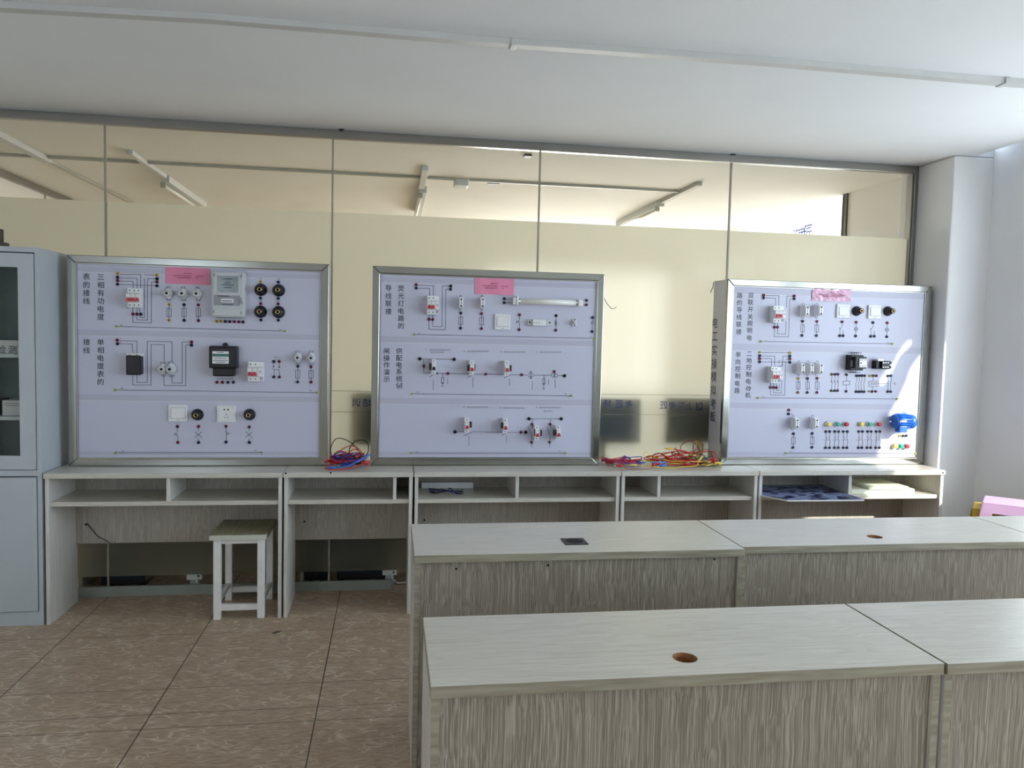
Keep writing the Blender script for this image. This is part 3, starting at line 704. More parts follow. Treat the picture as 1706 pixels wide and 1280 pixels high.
def rail(b, p0, p1, q0, q1, y0, y1): b.prism([(p0[0], y0, p0[1]), (p1[0], y0, p1[1]), (q1[0], y0, q1[1]), (q0[0], y0, q0[1])], (0, y1-y0, 0))
def board(x0, x1, label):
    t = thing('training_board', ((x0+x1)/2, (YF+YB)/2, BOT), label, 'training board', 'electrical training boards on the desks')
    B().box(x0+.004, x1-.004, YP+.02, YB, BOT, TP-.002).build('box_body', 'side', t)
    w_ = .039; o4 = [(x0, BOT), (x1, BOT), (x1, TP), (x0, TP)]; i4 = [(x0+w_, BOT+w_), (x1-w_, BOT+w_), (x1-w_, TP-w_), (x0+w_, TP-w_)]
    for i in range(4):
        j = (i+1) % 4; g = .0006
        bb = B(); rail(bb, o4[i], o4[j], i4[i], i4[j], YF, YP+.018); bb.build('frame_rail', 'steel', t, bevel=.0035)
    for i in range(4):                    # thin inner lip
        j = (i+1) % 4; c4 = [(x0+w_+.006, BOT+w_+.006), (x1-w_-.006, BOT+w_+.006), (x1-w_-.006, TP-w_-.006), (x0+w_+.006, TP-w_-.006)]
        bb = B(); rail(bb, i4[i], i4[j], c4[i], c4[j], YF+.006, YP+.001); bb.build('frame_lip', 'steel_dark', t)
    pn = B().box(x0+w_+.001, x1-w_-.001, YP, YP+.015, BOT+w_+.001, TP-w_-.001).build('printed_panel', 'panel', t)
    return t, pn
def bands(pn, x0, x1, rows):
    b, e = B(), B()
    for (za, zb) in rows:
        b.box(x0+.046, x1-.046, YP-.0004, YP+.001, za, zb); 
        e.box(x0+.046, x1-.046, YP-.0005, YP+.001, za-.004, za)
    b.build('section_band', 'band', pn); e.build('band_line', 'band_edge', pn)
class Diagram:
    def __init__(s): s.b = B()
    def line(s, reg, *pts, w=.0026):
        P = [pt(reg if len(p) == 2 else p[0], *p[-2:]) for p in pts]
        for a, c in zip(P, P[1:]):
            d = (c-a); d.y = 0
            if d.length < 1e-5: continue
            d.normalize(); n = Vector((-d.z, 0, d.x))*w/2; a2, c2 = a-d*w/2, c+d*w/2
            s.b.prism([(q.x, YP-.0006, q.z) for q in (a2+n, c2+n, c2-n, a2-n)], (0, .001, 0))
    def rect(s, reg, cx, cy, w_, h_, **k): s.line(reg, (cx-w_/2, cy-h_/2), (cx+w_/2, cy-h_/2), (cx+w_/2, cy+h_/2), (cx-w_/2, cy+h_/2), (cx-w_/2, cy-h_/2), **k)
    def circ(s, reg, cx, cy, r, **k): s.line(reg, *[(cx+r*math.cos(i*math.pi/8), cy+r*math.sin(i*math.pi/8)) for i in range(17)], **k)
    def fuse(s, reg, xa, ya, xb, yb, w_, h_):
        s.line(reg, (xa, ya), (xb, yb)); s.rect(reg, (xa+xb)/2, (ya+yb)/2, w_, h_)
    def marks(s, reg, cx, cy, n, w_, h_, gap=.22, vert=False):      # rows of print too small to read
        rnd = random.Random(int(cx*7+cy*13)); 
        for k in range(n):
            o = (k-(n-1)/2)*w_
            c = pt(reg, cx+(0 if vert else o), cy+(o if vert else 0)); q = REG[reg][2]/303
            hw, hh = (w_*(1-gap)/2*q, h_/2*q) if not vert else (h_/2*q, w_*(1-gap)/2*q)
            for r_ in range(3):
                zz = c.z+hh*(r_-1)*.8; s.b.box(c.x-hw*rnd.uniform(.6, 1), c.x+hw*rnd.uniform(.6, 1), YP-.0006, YP+.0004, zz-hh*.16, zz+hh*.16)
            xx = c.x+hw*rnd.uniform(-.4, .4); s.b.box(xx-hw*.14, xx+hw*.14, YP-.0006, YP+.0004, c.z-hh, c.z+hh)
    def build(s, pn): return s.b.build('circuit_diagram', 'ink_thin', pn)
def titles(pn, items, size=.036):
    for reg, ch, x, y in items:
        p = pt(reg, x, y); b = B(); put_glyph(b, ch, (p.x, YP-.0007, p.z), size); b.build('title_character', 'ink', pn)

# --- terminal sockets, shared meshes
TCOL = {'r': ('red_t', 'crimson terminal socket'), 'n': ('navy', 'navy terminal socket'), 'y': ('yel_t', 'yellow terminal socket'), 'p': ('purple_t', 'plum terminal socket'),
        'e': ('pe_t', 'yellow-green earth socket'), 'g': ('grn_t', 'dark green terminal socket'), 'o': ('olive_t', 'olive terminal socket'), 'b': ('hole', 'black terminal socket')}
TM = {}
def term_mesh(c, r):
    k = (c, r)
    if k not in TM:
        b = B(); b.lathe((0, 0, 0), [(r, 0), (r, .005), (r*.85, .0075), (r*.42, .0078), (r*.40, .003)], seg=14, mis=[0, 0, 0, 1, 1])
        bmesh.ops.recalc_face_normals(b.bm, faces=b.bm.faces)
        me = bpy.data.meshes.new('terminal_socket'); b.bm.to_mesh(me); b.bm.free()
        me.materials.append(M[TCOL[c][0]]); me.materials.append(M['hole']); TM[k] = me
    return TM[k]
def terms(t, reg, spec, r=.0086):
    for s_ in spec.split():
        c, xy = s_[0], s_[1:].split(','); p = pt(reg, float(xy[0]), float(xy[1]), .004)
        shared('terminal_socket', term_mesh(c, r if c != 'e' else .0068), (p.x, YP, p.z), t, TCOL[c][1])
# --- devices; each is a part of its board with its own sub-parts
def breaker(t, reg, cx, cy, wid, hgt, dep=.072, poles=2, rcbo=False, toggle='red', label=None):
    c = pt(reg, cx, cy, dep); x0, x1, z0, z1 = c.x-wid/2, c.x+wid/2, c.z-hgt/2, c.z+hgt/2; H = hgt
    prof = [(0, 0), (dep*.66, 0), (dep*.66, .24), (dep, .27), (dep, .73), (dep*.66, .76), (dep*.66, 1), (0, 1)]
    b = B(); b.prism([(x0, YP-d, z0+f*H) for d, f in prof], (wid, 0, 0))
    o = b.build('circuit_breaker', 'white_pl', t, label, bevel=.0015)
    pw = wid/(poles+1) if rcbo else wid/poles
    b = B()
    for k in range(poles):
        xc = x0+pw*(k+.5)
        for f in (.12, .88): disc(b, (xc, YP-dep*.66, z0+f*H), .0034, h=.0012)
    for k in range(1, poles+(1 if rcbo else 0)): b.box(x0+pw*k-.0006, x0+pw*k+.0006, YP-dep-.0006, YP-dep*.9, z0+.28*H, z0+.72*H)
    if rcbo:
        for r_ in range(3): b.box(x1-.016, x1-.004, YP-dep-.0006, YP-dep, z0+(.45+.05*r_)*H, z0+(.465+.05*r_)*H)
        for f in (.18, .10):
            for q in (0, 1): b.box(x1-.015+.008*q, x1-.010+.008*q, YP-dep*.66-.0006, YP-dep*.6, z0+f*H-.003, z0+f*H+.003)
    b.box(x0+.003, x1-.003, YP-dep-.0006, YP-dep, z0+.69*H, z0+.70*H)
    b.build('screw_hole', 'ink', o)
    b = B(); tz = z0+.40*H
    for k in range(poles):
        xc = x0+pw*(k+.5); hw = pw*.40
        b.prism([(xc-hw, YP-dep, tz-.009), (xc+hw, YP-dep, tz-.009), (xc+hw*.55, YP-dep, tz+.010), (xc-hw*.55, YP-dep, tz+.010)], (0, -.010, 0))
    if poles > 1: b.box(x0+pw*.2, x0+pw*(poles-.2), YP-dep-.009, YP-dep-.001, tz-.010, tz-.003)
    b.build('toggle', toggle, o, 'black toggle' if toggle == 'black_pl' else None)
    return o
def ceramic_fuse(t, reg, cx, cy, r=.0185, dep=.055, label=None):
    c = pt(reg, cx, cy, dep)
    b = B(); b.lathe((c.x, YP, c.z), [(r*1.2, 0), (r*1.2, .017)], seg=10); b.box(c.x-r*.6, c.x+r*.6, YP-.012, YP, c.z-r*1.4, c.z+r*1.4, .003)
    b.lathe((c.x, YP-.016, c.z), [(r*1.12, 0), (r*1.12, .010), (r*.9, .016)], seg=20); o = b.build('fuse_base', 'white_pl', t, label)
    b = B(); b.lathe((c.x, YP-.031, c.z), [(r*.86, 0), (r, .003), (r, dep-.036), (r*.86, dep-.031), (r*.42, dep-.031), (r*.40, dep-.034)], seg=20); b.build('fuse_cap', 'grey_pl', o)
    disc(bb := B(), (c.x, YP-dep-.0003+.003, c.z), r*.36); bb.build('cap_window', 'hole', o)
    bb = B()
    for (dx, dz) in ((-.5, 1.75), (.4, 1.75), (.6, -1.75), (-.3, -1.75)): bb.tube([(c.x+dx*r, YP-.012, c.z+dz*r*.8), (c.x+dx*r*1.1, YP-.018, c.z+dz*r), (c.x+dx*r*.6, YP-.004, c.z+dz*r*1.15)], .0022)
    bb.build('terminal_clip', 'midgrey_pl', o)
def fuse_holder(t, reg, cx, cy, wid=.019, hgt=.068, dep=.058):
    c = pt(reg, cx, cy, dep); x0, x1, z0, z1 = c.x-wid/2, c.x+wid/2, c.z-hgt/2, c.z+hgt/2
    prof = [(0, .02), (dep*.72, 0), (dep*.8, .06), (dep, .16), (dep, .84), (dep*.8, .94), (dep*.72, 1), (0, .98)]
    b = B(); b.prism([(x0, YP-d, z0+f*hgt) for d, f in prof], (wid, 0, 0)); o = b.build('fuse_holder', 'white_pl', t, bevel=.0012)
    b = B(); b.box(x0-.0004, x1+.0004, YP-dep*.62, YP-dep*.6, z0+.004, z1-.004); b.build('seam', 'midgrey_pl', o)
    for f in (.22, .78):
        b = B(); disc(b, (c.x, YP-dep, z0+f*hgt), .0048, h=.0012); b.build('test_hole', 'hole', o)
    b = B(); b.box(c.x-.0012, c.x+.0012, YP-dep-.0008, YP-dep, z0+.36*hgt, z0+.64*hgt); b.build('printed_mark', 'ink_thin', o)
    for z, s in ((z1-.004, 1), (z0+.004, -1)):
        B().tube([(c.x-.005, YP-.01, z), (c.x-.005, YP-.012, z+s*.012), (c.x, YP-.016, z+s*.017), (c.x+.004, YP-.022, z+s*.006)], .0014).build('lead_wire', 'ink', o)
def lamp_socket(t, reg, cx, cy, r=.033, dep=.05, rt=.0155, base=True):
    c = pt(reg, cx, cy, .005 if base else dep)
    b = B(); b.lathe((c.x, YP, c.z), [(r, 0), (r, .007), (r*.93, .013), (r*.66, .022), (rt*1.25, .034), (rt, dep), (rt*.74, dep), (rt*.70, dep-.02)], seg=28, mis=None)
    o = b.build('lamp_socket', 'black_pl', t)
    b = B(); b.lathe((c.x, YP-dep+.012, c.z), [(rt*.73, 0), (rt*.73, .0125), (rt*.52, .0125), (rt*.50, 0)], seg=22, cap=False); b.build('brass_ring', 'brass', o)
    b = B(); b.lathe((c.x, YP-.0075, c.z), [(r*.90, 0), (r*.90, .004), (r*.84, .0042)], seg=28); b.build('collar', 'black_pl', o)
def switch_plate(t, reg, cx, cy, wid=.088, hgt=.086):
    c = pt(reg, cx, cy, .012); x0, x1, z0, z1 = c.x-wid/2, c.x+wid/2, c.z-hgt/2, c.z+hgt/2
    o = B().box(x0, x1, YP-.012, YP, z0, z1, .003).build('wall_switch', 'white_pl', t)
    b = B(); m_ = .14; xa, xb, za, zb = x0+wid*.14, x1-wid*.12, z0+hgt*.20, z1-hgt*.17
    b.prism([(xa, YP-.012, za), (xb, YP-.012, za), (xb, YP-.012, zb), (xa, YP-.012, zb)], (0, 0.0001, 0))
    v = [b.bm.verts.new(q) for q in ((xa, YP-.0125, za), (xb, YP-.0125, za), (xb, YP-.0125, zb), (xa, YP-.0125, zb), (xa+.001, YP-.0165, za+.001), (xb-.001, YP-.0165, za+.001), (xb-.001, YP-.0145, zb-.001), (xa+.001, YP-.0145, zb-.001))]
    for q in ((3,2,1,0),(4,5,6,7),(0,1,5,4),(1,2,6,5),(2,3,7,6),(3,0,4,7)): b._face([v[i] for i in q])
    b.build('rocker', 'white_pl', o)
    bb = B(); g = .0012
    for (a_, b2, c_, d_) in ((xa-g, xa, za-g, zb+g), (xb, xb+g, za-g, zb+g), (xa, xb, za-g, za), (xa, xb, zb, zb+g)): bb.box(a_, b2, YP-.0124, YP-.0118, c_, d_)
    bb.box(c.x-.009, c.x+.009, YP-.0124, YP-.0118, z0+hgt*.08, z0+hgt*.105); bb.build('rocker_gap', 'midgrey_pl', o)
def power_outlet(t, reg, cx, cy, wid=.095, hgt=.09):
    c = pt(reg, cx, cy, .012); o = B().box(c.x-wid/2, c.x+wid/2, YP-.012, YP, c.z-hgt/2, c.z+hgt/2, .003).build('power_outlet', 'white_pl', t)
    b = B(); s = wid
    for dx in (-.10, .10): b.lathe((c.x+dx*s, YP-.0118, c.z+.25*s), [(.0042, 0), (.0042, .001)], seg=10)
    b.box(c.x-.0014, c.x+.0014, YP-.0128, YP-.0118, c.z-.07*s, c.z+.03*s)
    for k in (-1, 1): b.prism([(c.x+k*.05*s, YP-.0118, c.z-.22*s), (c.x+k*.11*s, YP-.0118, c.z-.15*s), (c.x+k*.125*s, YP-.0118, c.z-.17*s), (c.x+k*.065*s, YP-.0118, c.z-.24*s)], (0, -.001, 0))
    b.build('socket_hole', 'hole', o)
    bb = B(); q = wid*.40; 
    for (a_, b2, c_, d_) in ((-q, -q+.001, -q, q), (q-.001, q, -q, q), (-q, q, -q, -q+.001), (-q, q, q-.001, q)): bb.box(c.x+a_, c.x+b2, YP-.0124, YP-.0118, c.z+c_, c.z+d_)
    bb.build('face_line', 'grey_pl', o)
def notice(x0, y0, x1, y1, m, label, wrinkle=False):
    a, c = at(x0, y0, YP-.003), at(x1, y1, YP-.003); b = B(); n, k = 14, 6; rnd = random.Random(3)
    V = [[b.bm.verts.new((a.x+(c.x-a.x)*i/n, YP-.0022-(rnd.uniform(0, .006) if wrinkle else .0012*math.sin(i*.9)+.0012), a.z+(c.z-a.z)*j/k)) for i in range(n+1)] for j in range(k+1)]
    for j in range(k):
        for i in range(n): b._face([V[j][i], V[j][i+1], V[j+1][i+1], V[j+1][i]])
    o = tag(b.build('notice_sheet', m), label, 'notice', 'pink notices taped to the boards')
    sd = o.modifiers.new('thick', 'SOLIDIFY'); sd.thickness = .0008
    bb = B(); xm = (a.x+c.x)/2; W_ = abs(c.x-a.x)
    rnd = random.Random(5)
    for r_, (zf, wf, n_) in enumerate(((.36, .2, 5), (.50, .72, 20), (.62, .5, 14))):
        zz = a.z+(c.z-a.z)*zf
        for i in range(n_):
            xx = xm+(i-(n_-1)/2)*W_*wf/n_; hw = W_*wf/n_*.36; bb.box(xx-hw, xx+hw, YP-(.0092 if wrinkle else .0052), YP-(.0088 if wrinkle else .0048), zz-.0032, zz-.0018); bb.box(xx-hw*.5, xx+hw, YP-(.0092 if wrinkle else .0052), YP-(.0088 if wrinkle else .0048), zz+.0006, zz+.0022); bb.box(xx-hw*.2, xx+hw*.3, YP-(.0092 if wrinkle else .0052), YP-(.0088 if wrinkle else .0048), zz-.003, zz+.003)
    bb.build('printed_lines', mat('dark_red_print', (.30, .03, .09), .6), o)
PELABEL = lambda D, reg, x, y: D.marks(reg, x, y, 2, 12, 11)
def pe_line(t, D, ra, xa, ya, rb, xb, yb):
    pa, pb = px(ra, xa, ya), px(rb, xb, yb)
    A, C = at(*pa, YP), at(*pb, YP); d = (C-A).normalized(); n = Vector((-d.z, 0, d.x))*.0014
    D.b.prism([(q.x, YP-.0006, q.z) for q in (A+n, C+n, C-n, A-n)], (0, .001, 0))
    terms(t, ra, 'e%f,%f' % (xa, ya)); terms(t, rb, 'e%f,%f' % (xb, yb))
    D.marks(ra, xa+60, ya-14, 2, 13, 12); D.marks(rb, xb-55, yb-18, 2, 13, 12)

# ======== left board
x0, x1 = -1.656, -.336
t, pn = board(x0, x1, 'left training board with two electricity meters and six black lamp sockets'); L1 = t
bands(pn, x0, x1, [(1.786, 1.81), (1.457, 1.487), (1.118, 1.148), (.826, .848)])
D = Diagram()
titles(pn, [('A1', c, 242, y) for c, y in zip('表的接线', (290, 388, 486, 580))] + [('A1', c, 412, y) for c, y in zip('三相有功电度', (297, 390, 485, 580, 675, 768))] +
       [('A3', c, 183, y) for c, y in zip('接线', (108, 180))] + [('A3', c, 308, y) for c, y in zip('单相电度表的', (108, 178, 248, 320, 390, 460))])
D.line('A1', (640, 265), (885, 265), (885, 440)); D.line('A1', (635, 308), (843, 312), (843, 440)); D.line('A1', (635, 345), (795, 348), (795, 440)); D.line('A1', (630, 385), (1060, 400))
D.line('A1', (1060, 272), (925, 270)); D.line('A1', (928, 315), (928, 782), (885, 776), (885, 740)); D.line('A1', (1060, 317), (966, 317), (966, 808), (840, 803), (840, 640)); D.line('A1', (1060, 355), (1013, 355), (1010, 843), (792, 835), (792, 640)); D.line('A1', (885, 740), (860, 650))
for i, yy in enumerate((268, 298, 340, 378)): D.marks('A1', 655, yy-8, 1, 12, 10)
D.marks('A1', 728, 668, 2, 14, 12); D.marks('A1', 830, 650, 8, 14, 14)
terms(t, 'A1', 'y613,252 n610,298 r612,338 n610,382 y1075,275 b1078,317 r1077,355 n1077,400 r792,735 p840,735 n885,738 y1222,622 y1220,808 n1398,625 n1400,810 r1568,627 p1568,813')
for xa, xb in ((1222, 1220), (1398, 1400), (1568, 1568)): D.fuse('A1', xa, 640, xb, 795, 50, 98)
for x, y in ((1186, 487), (1365, 490), (1537, 492)): ceramic_fuse(t, 'A1', x, y)
breaker(t, 'A1', 790, 540, .066, .098, poles=3, label='three-pole white breaker with red toggles')
pe_line(t, D, 'A1', 597, 882, 'A2', 1030, 938)
# white three-phase meter
c = pt('A2', 352, 508, .07); m = B().box(c.x-.084, c.x+.084, YP-.065, YP, c.z-.118, c.z+.120, .008).build('energy_meter', 'grey_pl', t, 'pale grey electronic meter with a display window')
q = lambda x, y, d=.07: pt('A2', x, y, d)
def face_box(a, b_, d0, d1, nm, mm, par, bev=.0, reg='A2'):
    p, r = pt(reg, *a, d1), pt(reg, *b_, d1); return B().box(p.x, r.x, YP-d1, YP-d0, r.z, p.z, bev).build(nm, mm, par)
fb = face_box((182, 258), (525, 500), .065, .068, 'upper_cover', 'grey_pl', m, .001)
face_box((225, 278), (475, 482), .068, .0692, 'display_window', 'lcd', m, .0)
face_box((188, 508), (492, 640), .065, .0672, 'name_plate', 'midgrey_pl', m)
face_box((275, 553), (418, 600), .0672, .0686, 'reading_display', 'white_pl', m)
bb = B()
for i, (xx, yy, ww) in enumerate(((350, 318, 110), (350, 365, 60), (350, 390, 140), (350, 420, 90), (345, 578, 110), (350, 620, 120), (300, 520, 130))):
    p = q(xx, yy, .0695); bb.box(p.x-ww*.00023, p.x+ww*.00023, YP-.0695, YP-.069, p.z-.003, p.z+.0015)
bb.build('printed_lines', 'ink_thin', m)
face_box((176, 662), (535, 764), .065, .074, 'terminal_cover', 'grey_pl', m, .004)
bb = B()
for x, y in ((190, 270), (512, 285), (184, 705), (508, 720), (508, 560), (512, 600)):
    p = q(x, y, .075); bb.box(p.x-.003, p.x+.003, YP-.0755, YP-.074 if y > 650 else YP-.064, p.z-.008, p.z+.008)
bb.build('cover_screw', 'midgrey_pl', m)
D.marks('A2', 370, 780, 18, 17, 14)
terms(t, 'A2', 'y222,820 y272,821 n323,823 n375,825 r428,826 r482,828 n533,830 y740,352 n950,357 n740,545 n950,550 r743,612 r950,615 n745,805 n950,808')
for x, y in ((743, 448), (955, 455), (740, 708), (955, 713)): lamp_socket(t, 'A2', x, y)
for x, y in ((740, 313), (955, 320), (743, 580), (955, 586)): D.marks('A2', x, y, 3, 13, 12)
# second section
D.line('A3', (480, 95), (630, 98), (630, 205)); D.line('A3', (480, 122), (590, 125), (590, 160), (597, 205))
D.line('A3', (593, 395), (593, 488), (755, 490), (757, 128), (872, 130), (872, 275)); D.line('A3', (630, 395), (630, 465), (722, 467), (722, 100), (942, 105), (942, 275))
D.line('A3', (870, 400), (870, 492), (1065, 495), (1065, 133), (1100, 133)); D.line('A3', (942, 400), (942, 470), (1033, 472), (1033, 107), (1100, 107))
D.marks('A3', 483, 76, 1, 11, 9); D.marks('A3', 483, 108, 1, 11, 9)
terms(t, 'A3', 'r455,90 n457,122 r1115,107 n1115,135')
c = pt('A3', 598, 312, .06); o = B().box(c.x-.036, c.x+.036, YP-.052, YP, c.z-.052, c.z+.062, .004).build('isolator_switch', 'white_pl', t, 'black-covered isolator switch')
B().box(c.x-.0365, c.x+.0365, YP-.062, YP-.01, c.z-.052, c.z+.050, .006).build('black_cover', 'black_pl', o)
bb = B()
for dx in (-.02, .016): bb.box(c.x+dx-.006, c.x+dx+.006, YP-.054, YP-.051, c.z+.052, c.z+.055)
bb.build('terminal_slot', 'ink', o)
ceramic_fuse(t, 'A3', 843, 350, .019, .05); ceramic_fuse(t, 'A3', 917, 350, .0205, .05)
pe_line(t, D, 'A3', 437, 533, 'A4', 1055, 557)
c = pt('A4', 214, 262, .085); m = thing_m = B().box(c.x-.070, c.x+.070, YP-.075, YP, c.z-.048, c.z+.070, .010).build('energy_meter', 'black_pl', t, 'black single-phase meter with a white dial window')
b = B(); b.box(c.x-.052, c.x+.056, YP-.068, YP, c.z-.090, c.z-.044, .008); b.build('terminal_cover', 'black_pl', m)
b = B(); b.lathe((c.x+.004, YP-.02, c.z+.074), [(.014, 0), (.014, .008), (.005, .0081)], seg=16); b.build('hanging_lug', 'black_pl', m)
face_box((126, 188), (272, 300), .0745, .0765, 'dial_window', 'white_pl', m, .001, 'A4')
face_box((128, 210), (272, 238), .0766, .0772, 'dial_band', mat('green_dial_print', (.03, .16, .12), .4), m, 0, 'A4')
bb = B()
for yy, ww in ((198, 60), (250, 100), (270, 120), (285, 80)):
    p = pt('A4', 198, yy, .077); bb.box(p.x-ww*.0003, p.x+ww*.0003, YP-.0774, YP-.0768, p.z-.002, p.z+.001)
bb.build('printed_lines', 'ink_thin', m)
D.marks('A4', 240, 434, 9, 17, 12)
terms(t, 'A4', 'r168,464 r216,465 n265,465 n313,465 n672,280 r720,280 n673,418 p722,418 n887,323 r1003,327 n885,462 r1005,463')
breaker(t, 'A4', 503, 372, .077, .104, poles=2, rcbo=True, label='white two-pole breaker with leakage module')
D.marks('A4', 692, 240, 3, 11, 10)
D.line('A4', (672, 290), (670, 330)); D.line('A4', (720, 290), (722, 335)); D.line('A4', (663, 345), (678, 352), (677, 410)); D.line('A4', (678, 352), (716, 352), (723, 375), (723, 410)); D.line('A4', (665, 322), (670, 334), (676, 322)); D.line('A4', (714, 326), (720, 338), (728, 326))
for x, y in ((880, 247), (1000, 250)): ceramic_fuse(t, 'A4', x, y, .0185, .05)
D.fuse('A4', 887, 333, 885, 452, 38, 70); D.fuse('A4', 1003, 336, 1005, 455, 38, 70)
# third section
switch_plate(t, 'A3', 995, 740, .096, .090); lamp_socket(t, 'A3', 1168, 753, .031, .045); power_outlet(t, 'A4', 250, 747); lamp_socket(t, 'A4', 457, 752, .031, .045)
terms(t, 'A3', 'p990,858 r993,1000 r1178,858 n1178,1000'); terms(t, 'A4', 'r248,856 n248,997 p455,862 n455,1000')
D.line('A3', (992, 870), (990, 905)); D.line('A3', (978, 912), (994, 950), (996, 990)); D.line('A3', (962, 928), (982, 924)); D.line('A3', (966, 918), (970, 936))
for reg, x in (('A3', 1178), ('A4', 455)):
    D.line(reg, (x, 870), (x, 895)); D.line(reg, (x, 965), (x, 990)); D.line(reg, (x-32, 905), (x+30, 958)); D.line(reg, (x+28, 905), (x-30, 955))
D.line('A4', (250, 868), (252, 985)); D.line('A4', (254, 905), (268, 920), (254, 934)); D.line('A4', (268, 920), (285, 920))
pe_line(t, D, 'A3', 443, 1092, 'A4', 563, 1090)
D.build(pn)
notice(276, 444, 350, 475, 'pink_paper', 'pink notice sheet at the top of the left training board')

# ======== middle board
x0, x1 = -.104, 1.199
t, pn = board(x0, x1, 'middle training board with a horizontal fluorescent tube'); L2 = t
bands(pn, x0, x1, [(1.785, 1.812), (1.456, 1.488), (1.114, 1.148), (.824, .846)])
D = Diagram()
titles(pn, [('C1', c, 280, y) for c, y in zip('导线联接', (378, 475, 570, 670))] + [('C1', c, 438, y) for c, y in zip('荧光灯电路的', (382, 475, 570, 665, 757, 850))] +
       [('C3', c, 198, y) for c, y in zip('闸操作演示', (145, 213, 280, 350, 420))] + [('C3', c, 320, y) for c, y in zip('供配电系统倒', (145, 213, 280, 345, 413, 480))])
D.line('C1', (645, 342), (843, 348), (843, 470)); D.line('C1', (645, 380), (797, 380), (797, 470)); D.line('C1', (1045, 352), (957, 352), (952, 862), (833, 858), (833, 700)); D.line('C1', (1045, 390), (998, 392), (993, 900), (787, 895), (787, 700))
terms(t, 'C1', 'r628,335 n628,377 b1062,352 n1060,392 p790,768 p835,772 n1188,690 n1185,880 r1448,698 p1447,885')
D.fuse('C1', 1188, 705, 1186, 868, 50, 95); D.fuse('C1', 1448, 712, 1447, 872, 50, 95)
breaker(t, 'C1', 842, 590, .064, .102, poles=2, rcbo=True, label='white two-pole breaker with leakage module')
fuse_holder(t, 'C1', 1193, 560, .022, .062); fuse_holder(t, 'C1', 1463, 562, .022, .062)
pe_line(t, D, 'C1', 605, 960, 'C2', 1340, 995)
# tube with its two holders
p, r_ = pt('C2', 400, 533, .045), pt('C2', 1130, 543, .045)
B().tube([(p.x, YP-.035, p.z), (r_.x, YP-.035, p.z)], .0155, 14).build('fluorescent_tube', 'lamp_pl', t, 'white fluorescent tube')
B().tube([(p.x-.001, YP-.035, p.z), (p.x+.009, YP-.035, p.z)], .0162, 14).build('tube_cap', 'chrome', t); B().tube([(r_.x-.009, YP-.035, p.z), (r_.x+.001, YP-.035, p.z)], .0162, 14).build('tube_cap', 'chrome', t)
b = B(); b.box(p.x-.032, p.x-.014, YP-.055, YP, p.z-.020, p.z+.020, .004); b.box(p.x-.013, p.x-.002, YP-.06, YP, p.z-.022, p.z+.030, .004); b.build('tube_holder', 'white_pl', t)
b = B(); b.box(r_.x+.002, r_.x+.030, YP-.055, YP, p.z-.018, p.z+.020, .004); b.build('tube_holder', 'white_pl', t)
D.line('C2', (235, 505), (330, 512)); D.line('C2', (235, 553), (330, 550)); D.line('C2', (1195, 525), (1230, 524)); D.line('C2', (1170, 578), (1228, 580))
switch_plate(t, 'C2', 203, 790, .088, .088)
c = pt('C2', 667, 800, .03); o = B().box(c.x-.070, c.x+.070, YP-.012, YP, c.z-.018, c.z+.018, .002).build('ballast', 'grey_pl', t, 'metal ballast with a printed label')
B().box(c.x-.042, c.x+.032, YP-.032, YP-.012, c.z-.017, c.z+.017, .003).build('coil_cover', 'white_pl', o)
bb = B()
for dx in (-.057, .058): disc(bb, (c.x+dx, YP-.0122, c.z+.002), .0045)
bb.build('screw_hole', 'hole', o)
bb = B(); rr = random.Random(2)
for i in range(9): bb.box(c.x-.036+i*.0068, c.x-.036+i*.0068+rr.uniform(.002, .005), YP-.0326, YP-.032, c.z-.010+rr.uniform(0, .012), c.z-.006+rr.uniform(0, .014))
bb.build('printed_mark', 'midgrey_pl', o)
c = pt('C2', 1097, 797, .02); b = B(); b.box(c.x-.012, c.x+.012, YP-.014, YP, c.z-.021, c.z+.021, .006); o = b.build('starter_base', 'white_pl', t)
b = B(); b.lathe((c.x, YP-.013, c.z), [(.0105, 0), (.0105, .022), (.008, .025)], seg=18); b.build('starter', 'grey_pl', o)
bb = B(); disc(bb, (c.x+.001, YP-.0142, c.z+.0165), .004); disc(bb, (c.x, YP-.0142, c.z-.0165), .004); bb.build('screw_hole', 'hole', o)
terms(t, 'C2', 'n223,503 n223,553 n1240,523 r1240,578 p413,702 p408,885 b865,713 p860,893 n1315,735 n1308,910')
D.line('C2', (413, 715), (411, 765)); D.line('C2', (400, 768), (410, 820), (410, 872)); D.line('C2', (372, 792), (402, 792)); D.line('C2', (378, 780), (378, 805))
D.line('C2', (865, 725), (862, 770)); D.line('C2', (860, 840), (860, 880))
for i in range(3): D.circ('C2', 860, 782+i*22, 10)
D.line('C2', (1315, 748), (1312, 785)); D.line('C2', (1310, 815), (1309, 898)); D.circ('C2', 1311, 800, 15)
# second section
D.marks('C3', 578, 133, 1, 14, 13); D.marks('C3', 715, 135, 14, 15, 13); D.marks('C3', 690, 158, 9, 15, 13)
D.marks('C3', 950, 146, 1, 14, 13); D.marks('C3', 1083, 148, 14, 15, 13)
D.marks('C4', 142, 154, 1, 14, 13); D.marks('C4', 273, 156, 14, 15, 13); D.marks('C4', 492, 156, 1, 14, 13); D.marks('C4', 622, 158, 14, 15, 13)
D.line('C3', (520, 222), (853, 227)); D.line('C3', (558, 222), (558, 355), (620, 360)); D.line('C3', (690, 362), (793, 364), (1000, 368)); D.line('C3', (1050, 370), (1222, 370)); D.line('C4', (0, 370), (180, 372)); D.line('C4', (240, 376), (632, 381)); D.line('C4', (692, 384), (760, 386))
D.line('C3', (615, 400), (650, 372), (690, 362)); D.circ('C3', 688, 362, 8); D.line('C3', (980, 404), (1030, 380), (1050, 370)); D.line('C4', (175, 405), (238, 376))
